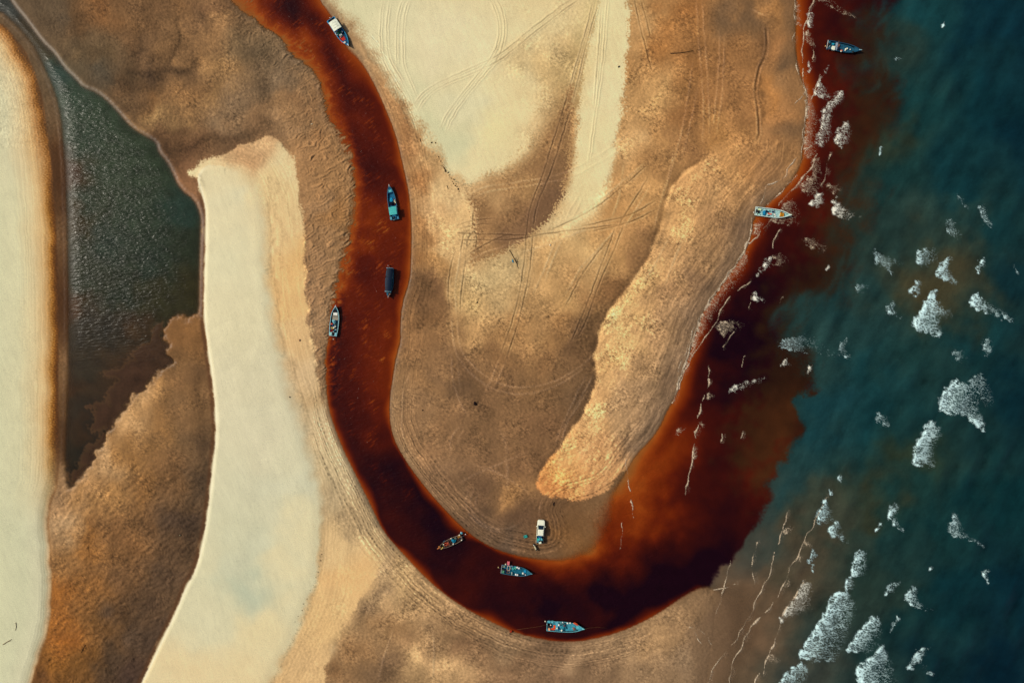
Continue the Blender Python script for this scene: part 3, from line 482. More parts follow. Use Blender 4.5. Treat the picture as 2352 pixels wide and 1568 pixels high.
# scarp at the foot of the bar (a wet, darker line on its landward side)
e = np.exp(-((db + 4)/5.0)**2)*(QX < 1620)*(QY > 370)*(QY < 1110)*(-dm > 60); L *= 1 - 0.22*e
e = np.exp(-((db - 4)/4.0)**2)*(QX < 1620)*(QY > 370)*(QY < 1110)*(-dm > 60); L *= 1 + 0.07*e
eb = (QX > 885)*(QX < 1240)*(QY > 640)
for (o_, w_, a_) in ((6, 1.6, .20), (10, 3.0, -.06), (24, 1.5, .16)):
    L *= 1 + a_*np.exp(-((dm + o_ + 2.2*f1 + .8*b9)/w_)**2)*eb*np.clip(.8 + .4*b20, .1, 1.5)
# dune shading painted into the sand colour: paler crests, darker damp troughs
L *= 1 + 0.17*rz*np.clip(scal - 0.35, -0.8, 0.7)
L *= 1 + tz*(0.03*tn(24, 14, PX + f1*6, PY, 'grain', 25, 2.2) + 0.02*big)
L *= 1 + lz*(0.05*tn(25, 13, PX, PY, 'band', -25, 2.0) + 0.07*tn(29, 16, PX, PY, 'grain', -58, 5.0))
# darker rim where the sand stays wet by the lagoon edge, pale crust just outside
e = np.exp(-((dg + 3)/3.0)**2)*(QX > 130)*(QY < 420); L *= 1 + 0.22*e
e = np.exp(-((dg + 12)/9.0)**2)*(QX > 130)*(QY < 420); L *= 1 - 0.10*e
# footprints on the west bank, tiny pits on pale sand
pits = (tn(26, 3.4, PX, PY) > 2.35) & (spk < 0.12)
L = np.where(pits, L*0.86, L)
fp = (b4 > 1.1)*np.exp(-((QX - (62 + 0.02*(QY-800) + 14*b60))/16)**2)*((QY > 640) & (QY < 1120)); L *= 1 - 0.16*fp

smul = np.ones(RXX.shape, np.float32)
for (pp, hw, am) in STROKES:
    q = np.array(chaikin(pp, False, 2)); dd = np.full(RXX.shape, 1e9, np.float32)
    for a, b in zip(q[:-1], q[1:]):
        e = b-a; t = np.clip(((RXX-a[0])*e[0] + (RYY-a[1])*e[1])/(e@e+1e-9), 0, 1); np.minimum(dd, np.hypot(RXX-a[0]-t*e[0], RYY-a[1]-t*e[1]), out=dd)
    smul *= (1 + (am-1)*1.15*np.exp(-(dd/(max(hw, 3.2)*1.25))**2)).astype(np.float32)
L *= 1 + (bil(smul, QX + F1*5 + f1*3 + b9*0.8, QY + F2*5 + f2*3) - 1)*np.clip(1 + 0.25*b9, .4, 1.6)
rgb = col[..., :3]*1.0
lin = srgb(np.clip(rgb, 0, 255))/LIGHT
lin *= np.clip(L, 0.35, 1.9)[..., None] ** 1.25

# ------------------------------------------------------------------ tyre tracks pressed into the sand
x0i = int(np.searchsorted(GX, -30 - .01)); y0i = int(np.searchsorted(GY, -30 - .01))
nxf = int((2382+30)/1.5); nyf = int((1598+30)/1.5)
gro = np.zeros(PX.shape, np.float32); rid = np.zeros(PX.shape, np.float32); wide = np.zeros(PX.shape, np.float32); scp = np.zeros(PX.shape, np.float32)
kindm = {'S': (0.7, 1.0), 'L': (0.15, 0.95), 'D': (0.95, 0.45), 'W': (0.1, 0.8), 'K': (1.0, 0.6)}
rt = np.random.default_rng(5)
for (tx, kd, pts) in TRACKS:
    p = chaikin(T(tx[0], tx[1], pts), False, 2); p = np.array(p)
    seg = np.hypot(*(np.diff(p, axis=0).T)); s = np.concatenate([[0], np.cumsum(seg)])
    q = np.arange(0, s[-1], 0.6); xs = np.interp(q, s, p[:, 0]); ys = np.interp(q, s, p[:, 1])
    if q.size < 3: continue
    wob = np.interp(q, np.arange(0, s[-1]+9, 9), rt.normal(0, 0.45, int(s[-1]/9)+2)[:len(np.arange(0, s[-1]+9, 9))])
    fade = np.clip(np.minimum(q/25, (s[-1]-q)/25), 0.15, 1)*(0.75 + 0.25*np.sin(q/17 + rt.uniform(0, 6)))
    dx = np.gradient(xs); dy = np.gradient(ys); nl = np.hypot(dx, dy)+1e-6
    xs = xs - dy/nl*wob; ys = ys + dx/nl*wob
    ci = np.round((xs+30)/1.5).astype(int); cj = np.round((ys+30)/1.5).astype(int)
    gk, rk = kindm[kd]; wd = 1.0 if kd not in 'WK' else 1.7
    for oj in range(-4, 5):
        for oi in range(-4, 5):
            I = ci+oi; J = cj+oj; ok = (I >= 0) & (I <= nxf) & (J >= 0) & (J <= nyf)
            I = I[ok]; J = J[ok]; dd = np.hypot(-30+I*1.5-xs[ok], -30+J*1.5-ys[ok])
            side = ((-30+I*1.5-xs[ok])*(-dy[ok]) + (-30+J*1.5-ys[ok])*dx[ok])/nl[ok]
            g = np.exp(-(dd/(1.35*wd))**2)*gk*fade[ok]; r = np.exp(-((dd-3.0*wd)/(1.3*wd))**2)*rk*fade[ok]
            if kd in 'LW': r = np.exp(-(dd/(2.0*wd))**2)*rk*fade[ok]
            np.maximum.at(gro, (J+y0i, I+x0i), g.astype(np.float32)); np.maximum.at(rid, (J+y0i, I+x0i), r.astype(np.float32))
rid = np.clip(rid - 0.8*gro, 0, 1)
dry = np.clip(0.6 + 0.5*b9, 0, 1.2)
h += 0.085*rid - 0.10*gro
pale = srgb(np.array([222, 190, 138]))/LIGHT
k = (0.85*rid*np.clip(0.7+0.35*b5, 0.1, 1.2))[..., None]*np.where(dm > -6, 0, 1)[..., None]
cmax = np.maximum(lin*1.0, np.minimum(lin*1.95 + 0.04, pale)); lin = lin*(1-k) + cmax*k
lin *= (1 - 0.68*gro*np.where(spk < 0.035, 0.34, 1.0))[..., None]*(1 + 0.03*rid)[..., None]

# bare bed under the water: river sand stained by tannin, lagoon mud
wetc = np.clip(sm(-14, 2, dm) + sm(-8, 2, dg), 0, 1)
lin *= (1 - 0.20*sm(-9, 1, dm)*(wedge < 40) - 0.06*(wedge >= 40)*sm(-9, 1, dm))[..., None]
rough_dry = np.clip(0.95 - 0.45*wetc - 0.15*(lin.mean(-1) < 0.16), 0.4, 1)

def ground_mat():
    m = bpy.data.materials.new("sand"); m.use_nodes = True; t = m.node_tree; b = t.nodes["Principled BSDF"]
    a = t.nodes.new("ShaderNodeAttribute"); a.attribute_name = "Col"
    r = t.nodes.new("ShaderNodeAttribute"); r.attribute_name = "rough"
    tc = t.nodes.new("ShaderNodeTexCoord")
    n1 = t.nodes.new("ShaderNodeTexNoise"); n1.inputs["Scale"].default_value = 4.5; n1.inputs["Detail"].default_value = 6; n1.inputs["Roughness"].default_value = 0.7
    t.links.new(tc.outputs["Object"], n1.inputs["Vector"])
    mr = t.nodes.new("ShaderNodeMapRange"); mr.inputs[1].default_value = 0.25; mr.inputs[2].default_value = 0.75; mr.inputs[3].default_value = 0.86; mr.inputs[4].default_value = 1.14
    t.links.new(n1.outputs["Fac"], mr.inputs[0])
    sc = t.nodes.new("ShaderNodeVectorMath"); sc.operation = 'SCALE'
    t.links.new(a.outputs["Color"], sc.inputs[0]); t.links.new(mr.outputs[0], sc.inputs["Scale"])
    t.links.new(sc.outputs[0], b.inputs["Base Color"]); t.links.new(r.outputs["Fac"], b.inputs["Roughness"])
    b.inputs["Specular IOR Level"].default_value = 0.12
    bp = t.nodes.new("ShaderNodeBump"); bp.inputs["Strength"].default_value = 0.4; bp.inputs["Distance"].default_value = 0.03
    t.links.new(n1.outputs["Fac"], bp.inputs["Height"]); t.links.new(bp.outputs[0], b.inputs["Normal"])
    return m
WX = wx(PX.astype(np.float64)); WY = wy(PY.astype(np.float64))
ground = grid_mesh("sand_flats", WX, WY, h, None, ground_mat(), {"Col": np.clip(lin, 0.004, 0.8).astype(np.float32), "rough": rough_dry.astype(np.float32)})

def ground_z(px, py):
    i = int(np.clip(np.searchsorted(GX, px), 1, len(GX)-1)); j = int(np.clip(np.searchsorted(GY, py), 1, len(GY)-1))
    return float(h[j-1:j+1, i-1:i+1].mean())

# ------------------------------------------------------------------ water
VX = axis(-30, 2382, 2.0, 14000); VY = axis(-30, 1598, 2.0, 14000)
UX, UY = np.meshgrid(VX.astype(np.float32), VY.astype(np.float32))
RXc = np.clip(UX, -310, 2660); RYc = np.clip(UY, -310, 1876)
g1 = tn(1, 60, UX, UY, 'fbm'); g2 = tn(2, 60, UX, UY, 'fbm'); G1 = tn(8, 170, UX, UY, 'fbm'); G2 = tn(9, 170, UX, UY, 'fbm'); gb = tn(41, 9, UX, UY); gf = tn(42, 40, UX, UY, 'fbm'); g20 = tn(6, 26, UX, UY)
wm = bil(sd_main, RXc, RYc); wl = bil(sd_lag, RXc, RYc) + sm(690, 740, RYc)*sm(150, 230, RXc)*(4.5*g1 + 2.0*g20)
# bed height sampled under the water
jj = np.clip(np.searchsorted(GY, VY), 0, len(GY)-1); ii = np.clip(np.searchsorted(GX, VX), 0, len(GX)-1)
bed = h[np.ix_(jj, ii)]
tw = bil2(idw(TONE, 3.2, 46), RXc + G1*16 + g1*3, RYc + G2*16 + g2*3)[..., 0]
edge_w = 10*np.clip(1 + 0.35*G1, 0.5, 2) + 34*np.exp(-(((RXc-1330)/90)**2 + ((RYc-1220)/80)**2)) + 16*(1-sm(640, 760, RYc))*(1-sm(790, 850, RXc)) + 10*sm(1380, 1440, RXc)*(1-sm(1100, 1200, RYc))
tw = np.clip(tw*1.0 + 0.10*sm(0.3, 0.6, tw) + 0.06*np.exp(-(((RXc-1470)/200)**2 + ((RYc-1370)/70)**2)) + 0.09*sm(1540, 1660, RXc)*sm(560, 700, RYc) + 0.035*G1 + 0.01*g1, 0, 1) * sm(-2, 1, wm/edge_w*1.0)**1.0
rzs = rz[np.ix_(jj, ii)]; scs = scal[np.ix_(jj, ii)]
tw = np.clip(tw - 0.55*rzs*(scs - 0.45)*sm(0, 12, wm), 0, 1)
tw = tw*np.clip(0.25 + 0.75*sm(0, 1, wm/(edge_w*2.2)), 0, 1)
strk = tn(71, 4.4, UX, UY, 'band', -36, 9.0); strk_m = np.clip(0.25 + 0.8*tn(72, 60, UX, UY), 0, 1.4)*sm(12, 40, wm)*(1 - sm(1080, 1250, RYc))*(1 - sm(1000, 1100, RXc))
tw = np.clip(tw - 0.24*sm(0.75, 1.7, strk)*strk_m, 0, 1)  # ripple highlights painted into the river colour as paler streaks
stops = [(0,128,88,50),(.1,142,80,30),(.2,146,66,16),(.3,128,50,9),(.4,112,39,6),(.5,98,30,5),(.6,82,22,6),(.7,66,16,6),(.8,54,12,7),(.9,40,8,9),(1.0,24,4,12)]
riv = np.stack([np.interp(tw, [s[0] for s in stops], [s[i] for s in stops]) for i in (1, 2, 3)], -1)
so_ = sdf_at(OLIVE, RXX, RYY); oa = sm(-70, 40, bil(so_, RXc, RYc) + 14*g1 + 8*gf)[..., None]*0.85
olv = np.stack([np.full(UX.shape, v, np.float32) for v in (76, 44, 18)], -1)
olv = olv*(1 - 0.45*sm(0.4, 1.0, tw))[..., None]
riv = riv*(1-oa) + olv*oa
sea = bil2(idw(SEA_PTS, 3.2, 45), RXc + G1*20 + g1*6, RYc + G2*20 + g2*6)
pw = np.interp(RYc, [620, 760, 850, 920], [58, 52, 30, 8])
pl = bil(sd_plume, RXc, RYc) + np.interp(RYc, [600, 850, 950], [4, 3, 2.0])*gf + np.interp(RYc, [600, 850, 950], [18, 14, 4])*G1 + np.interp(RYc, [600, 850, 950], [9, 7, 1.5])*tn(73, 30, UX + 12*G2, UY, 'band', -62, 3.5) + np.interp(RYc, [850, 950], [3, 1.0])*gb
south = sm(1300, 1360, RYc)
pa = sm(-1, 1, pl/pw)[..., None]
mixc = riv*pa + sea*(1-pa)
swl = tn(43, 55, UX, UY, 'band', -62, 2.6); swl2 = tn(44, 22, UX, UY, 'band', -58, 2.4)
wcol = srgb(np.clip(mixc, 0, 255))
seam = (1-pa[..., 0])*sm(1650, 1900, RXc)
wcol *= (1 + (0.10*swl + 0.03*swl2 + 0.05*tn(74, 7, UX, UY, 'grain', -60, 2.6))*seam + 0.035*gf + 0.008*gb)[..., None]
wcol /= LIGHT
depth = -bed
aw = np.clip(sm(0.0, 0.26, depth), 0, 1)
aw = np.where(wm < 1, aw*0.8, aw)
# beach face of the open sea : thin sheets of water over sand
thin = sm(1600, 1640, RXc)*sm(1330, 1380, RYc)
aw = aw*(1 - thin + thin*sm(0, 130, wm))
lagc = bil2(idw(LAG_PTS, 3.2, 18), RXc + g1*6, RYc + g2*6)
md = bil(sdf_at(MUD, RXX, RYY), RXc, RYc) + 3.0*gb*0.6 + 5*gf
ma_ = 0.85*sm(-9, 9, md)[..., None]; mr_ = np.exp(-((md - 3)/4.5)**2)[..., None]
lagc = lagc*(1 - .85*ma_) + .85*ma_*np.array([70, 48, 36], np.float32); lagc = lagc*(1 - .36*mr_) + .36*mr_*np.array([112, 84, 54], np.float32)
dk_ = np.exp(-((md + 7)/7.0)**2)[..., None]*sm(880, 960, RYc)[..., None]; lagc = lagc*(1 - .4*dk_) + .4*dk_*np.array([26, 28, 26], np.float32)
lcol = srgb(np.clip(lagc, 0, 255))*np.array([.84, .76, .62])/LIGHT*(1 + 0.10*gf + 0.05*gb)[..., None]
al_ = np.clip(0.97*sm(0.0, 0.30, depth), 0, 1)
# surface shape : swell at sea, wind ripples, nearly still at the banks
zs = 0.09*swl*seam + 0.01*swl2*seam + 0.0*UX
act = np.clip(sm(10, 60, wm), 0, 1)
surf = sm(1560, 1700, RXc)*act
zs = zs + surf*(0.012*tn(45, 30, UX, UY, 'band', -66, 3.0))*(1-seam)
zs = zs*sm(0, 0.5, depth)
rippl = np.clip(sm(6, 40, wm), 0, 1)*np.clip(1-sm(1500, 1600, RXc), 0, 1)
lag_r = sm(6, 40, wl)*(1 - sm(640, 900, RYc + 0.5*(330-RXc)*0))*(0.35 + 0.65*sm(-30, 120, 420 - RXc))
def water_mat(name, ang, scale, stretch, strength, rough, fine):
    m = bpy.data.materials.new(name); m.use_nodes = True; t = m.node_tree; b = t.nodes["Principled BSDF"]; out = t.nodes["Material Output"]
    a = t.nodes.new("ShaderNodeAttribute"); a.attribute_name = "Col"
    al = t.nodes.new("ShaderNodeAttribute"); al.attribute_name = "cover"
    rp = t.nodes.new("ShaderNodeAttribute"); rp.attribute_name = "ripple"
    t.links.new(a.outputs["Color"], b.inputs["Base Color"])
    b.inputs["Roughness"].default_value = rough; b.inputs["IOR"].default_value = 1.33; b.inputs["Specular IOR Level"].default_value = fine
    tc = t.nodes.new("ShaderNodeTexCoord"); mp = t.nodes.new("ShaderNodeMapping")
    mp.inputs["Rotation"].default_value = (0, 0, math.radians(ang)); mp.inputs["Scale"].default_value = (1/stretch, 1, 1)
    t.links.new(tc.outputs["Object"], mp.inputs["Vector"])
    n1 = t.nodes.new("ShaderNodeTexNoise"); n1.inputs["Scale"].default_value = scale; n1.inputs["Detail"].default_value = 3; n1.inputs["Distortion"].default_value = 0.6
    t.links.new(mp.outputs[0], n1.inputs["Vector"])
    ml = t.nodes.new("ShaderNodeMath"); ml.operation = 'MULTIPLY'; t.links.new(n1.outputs["Fac"], ml.inputs[0]); t.links.new(rp.outputs["Fac"], ml.inputs[1])
    bp = t.nodes.new("ShaderNodeBump"); bp.inputs["Strength"].default_value = 1.0; bp.inputs["Distance"].default_value = strength
    t.links.new(ml.outputs[0], bp.inputs["Height"]); t.links.new(bp.outputs[0], b.inputs["Normal"])
    tr = t.nodes.new("ShaderNodeBsdfTransparent"); mx = t.nodes.new("ShaderNodeMixShader")
    t.links.new(al.outputs["Fac"], mx.inputs[0]); t.links.new(tr.outputs[0], mx.inputs[1]); t.links.new(b.outputs[0], mx.inputs[2])
    t.links.new(mx.outputs[0], out.inputs["Surface"])
    return m
def faces(mask): return mask[:-1, :-1] | mask[1:, :-1] | mask[1:, 1:] | mask[:-1, 1:]
WUX = wx(UX.astype(np.float64)); WUY = wy(UY.astype(np.float64))
is_main = (wm > -14) & (depth > -0.05); is_plume = pl > 0
fm = faces(is_main)
c4 = lambda a: (a[:-1, :-1] + a[1:, :-1] + a[1:, 1:] + a[:-1, 1:])/4
fr = fm & (c4(pl) > 0) ; fs = fm & ~fr
rip_attr = (rippl + 0.35*surf).astype(np.float32)
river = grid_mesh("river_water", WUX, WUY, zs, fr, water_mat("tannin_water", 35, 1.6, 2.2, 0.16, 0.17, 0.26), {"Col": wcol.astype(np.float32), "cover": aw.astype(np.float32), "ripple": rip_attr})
sea_o = grid_mesh("sea_water", WUX, WUY, zs, fs, water_mat("sea_water", 62, 0.8, 2.6, 0.15, 0.22, 0.35), {"Col": wcol.astype(np.float32), "cover": aw.astype(np.float32), "ripple": np.clip(0.3+surf, 0, 1).astype(np.float32)})
fl = faces((wl > -16) & (depth > -0.05)) & ~fm
lag_o = grid_mesh("lagoon_water", WUX, WUY, 0*UX, fl, water_mat("lagoon_water", -14, 1.9, 2.8, 0.22, 0.24, 0.17), {"Col": lcol.astype(np.float32), "cover": al_.astype(np.float32), "ripple": lag_r.astype(np.float32)})
# ------------------------------------------------------------------ foam
def water_z(px, py):
    i = int(np.clip(np.searchsorted(VX, px), 0, len(VX)-1)); j = int(np.clip(np.searchsorted(VY, py), 0, len(VY)-1)); return float(zs[j, i])
def foam_mat(name, c):
    m = bpy.data.materials.new(name); m.use_nodes = True; t = m.node_tree; b = t.nodes["Principled BSDF"]; out = t.nodes["Material Output"]
    b.inputs["Base Color"].default_value = (*alb(c), 1); b.inputs["Roughness"].default_value = 0.9; b.inputs["Specular IOR Level"].default_value = 0.1
    a = t.nodes.new("ShaderNodeAttribute"); a.attribute_name = "cover"; tr = t.nodes.new("ShaderNodeBsdfTransparent"); mx = t.nodes.new("ShaderNodeMixShader")
    t.links.new(a.outputs["Fac"], mx.inputs[0]); t.links.new(tr.outputs[0], mx.inputs[1]); t.links.new(b.outputs[0], mx.inputs[2]); t.links.new(mx.outputs[0], out.inputs["Surface"])
    return m
def foam_mat_old(name, c):
    m = mat(name, tuple(alb(c)), 0.85, 0.12, 2.5, spec=0.1, bump=0.2); return m
M_FOAM = foam_mat("sea_foam", (204, 240, 238)); M_TAN = foam_mat("surf_foam", (214, 190, 158)); M_MID = foam_mat("foam_mix", (226, 220, 200))
def foam_patch(name, polys, m, dens=1.0, step=1.15, lines_=(), seed=50):
    """lacy sheet of foam: cells kept where the foam is thick enough, heaped along the breaking edge"""
    X0, Y0, KP, HH = [], [], [], []
    me_parts = []
    for (poly, dn) in polys:
        P = chaikin(poly, True, 1); P = np.array(P)
        x0, y0 = P.min(0) - 4; x1, y1 = P.max(0) + 4
        gx = np.arange(x0, x1, step); gy = np.arange(y0, y1, step); X, Y = np.meshgrid(gx.astype(np.float32), gy.astype(np.float32))
        s = sdf_at([tuple(q) for q in P], X, Y) + 1.2*tn(51, 7, X, Y, 'grain') + 1.6*tn(52, 18, X, Y)
        # distance behind the breaking (left) edge
        ins = s > 0; rows_ = np.arange(len(gy)); has = ins.any(1); first = np.interp(rows_, rows_[has], ins.argmax(1)[has]) if has.any() else np.zeros(len(gy)); first = np.convolve(np.pad(first, 7, mode='edge'), np.ones(15)/15, 'valid'); wdt = max(12.0, 0.75*ins.sum(1).max()*step)
        u = np.clip((X - (x0 + first[:, None]*step))/wdt + .03*tn(64, 14, X, Y), 0, 1)
        lace = np.abs(tn(53, 6.0, X + 1.5*tn(54, 12, X, Y), Y, 'band', 28, 2.2)); lace2 = np.abs(tn(55, 8, X, Y, 'band', 25, 2.6))
        thr = np.interp(u, [0, .07, .25, .7, 1], [2.2, .80, .46, .34, .14])*dn
        thr = thr*np.clip(0.9 + 0.35*tn(56, 30, X, Y), 0.25, 1.5)*sm(-1, 7, s + 6*(u < .15))
        cov = np.maximum(1 - sm(thr*.6, thr*1.2 + .06, lace), 0.9*(1 - sm(thr*.35, thr*.7 + .05, lace2)))
        cov = cov*np.interp(u, [0, .12, .35, 1], [1.0, .95, .62, .24])*sm(-3, 5 + 15*np.clip(u, 0, 1), s)*min(1.0, .55 + .5*dn) + 0.16*sm(0, 8, s)*(1-u)**1.5
        cov = np.clip(cov, 0, 1); keep = (s > -2) & (cov > 0.05)
        hgt = 0.05 + np.interp(u, [0, .05, .2, 1], [.08, .22, .10, .02])*min(1.0, dn)*sm(0, 5, s) + 0.02*np.abs(tn(57, 4, X, Y))
        me_parts.append((X, Y, hgt, keep, cov))
    for (pl_, wd, dn) in lines_:
        p = np.array(chaikin(pl_, False, 2)); seg = np.hypot(*(np.diff(p, axis=0).T)); sl = np.concatenate([[0], np.cumsum(seg)])
        x0, y0 = p.min(0) - 8; x1, y1 = p.max(0) + 8
        gx = np.arange(x0, x1, step); gy = np.arange(y0, y1, step); X, Y = np.meshgrid(gx.astype(np.float32), gy.astype(np.float32))
        XW = X + 1.2*tn(58, 34, X, Y) + 0.35*tn(59, 6, X, Y); YW = Y + 1.2*tn(60, 34, X, Y)
        d = np.full(X.shape, 1e9, np.float32)
        for a, b in zip(p[:-1], p[1:]):
            e = b-a; t = np.clip(((XW-a[0])*e[0] + (YW-a[1])*e[1])/(e@e+1e-9), 0, 1); np.minimum(d, np.hypot(XW-a[0]-t*e[0], YW-a[1]-t*e[1]), out=d)
        ww = wd*0.55*np.clip(0.85 + 0.5*tn(61, 40, X, Y), 0.1, 1.8)
        cov = np.clip(sm(ww*0.95 + .3, ww*0.3, d), 0, 1)*np.clip(1.25 - 0.55*np.abs(tn(62, 5, X, Y)), 0, 1)*(ww > .2)*np.clip(.75 + .45*tn(65, 50, X, Y), .12, 1)
        # froth dragged back behind the line
        sd_ = np.clip((X - np.interp(Y, *(np.array(sorted([(q[1], q[0]) for q in p])).T)))/14.0, 0, 1)
        cov = np.maximum(cov, (0.35*(wd > 1.5))*(d < 13)*(sd_ > 0)*(1-sd_)*(1 - sm(.15, .5, np.abs(tn(63, 4.5, X, Y, 'band', 30, 1.5))))*sm(.2, 1.2, ww/wd))
        keep = cov > 0.05
        hgt = 0.05 + 0.14*np.clip(1 - d/(ww+.01), 0, 1)
        me_parts.append((X, Y, hgt, keep, cov))
    vs, fs_, cv = [], [], []; base = 0
    for X, Y, hgt, keep, cov in me_parts:
        ny, nx = X.shape; idx = np.arange(ny*nx).reshape(ny, nx)
        k = keep[:-1, :-1] | keep[1:, :-1] | keep[1:, 1:] | keep[:-1, 1:]; cov = np.where(keep, cov, 0)
        f = np.stack([idx[:-1, :-1], idx[1:, :-1], idx[1:, 1:], idx[:-1, 1:]], -1)[k]
        if not len(f): continue
        us, inv = np.unique(f, return_inverse=True)
        x = X.ravel()[us]; y = Y.ravel()[us]
        jj_ = np.clip(np.searchsorted(VY, y), 0, len(VY)-1); ii_ = np.clip(np.searchsorted(VX, x), 0, len(VX)-1)
        zz = np.maximum(zs[jj_, ii_], bed[jj_, ii_]) + hgt.ravel()[us]
        vs.append(np.stack([wx(x), wy(y), zz], -1)); fs_.append(inv.reshape(-1, 4) + base); base += len(us); cv.append(cov.ravel()[us])
    V = np.concatenate(vs); F = np.concatenate(fs_).astype(np.int32)
    o_loc = V.mean(0); o_loc[2] = 0.0
    V = (V - o_loc).astype(np.float32)
    me = bpy.data.meshes.new(name); me.vertices.add(len(V)); me.vertices.foreach_set("co", V.ravel())
    me.loops.add(F.size); me.loops.foreach_set("vertex_index", F.ravel())
    me.polygons.add(len(F)); me.polygons.foreach_set("loop_start", np.arange(0, F.size, 4, dtype=np.int32))
    me.polygons.foreach_set("use_smooth", np.ones(len(F), bool)); at_ = me.attributes.new('cover', 'FLOAT', 'POINT'); at_.data.foreach_set('value', np.concatenate(cv).astype(np.float32)); me.update(calc_edges=True); me.validate()
    me.materials.append(m); o = bpy.data.objects.new(name, me); C.collection.objects.link(o); o.location = o_loc; return o
E_, F_, G_ = (2429, 0), (2429, 810), (2429, 1620)
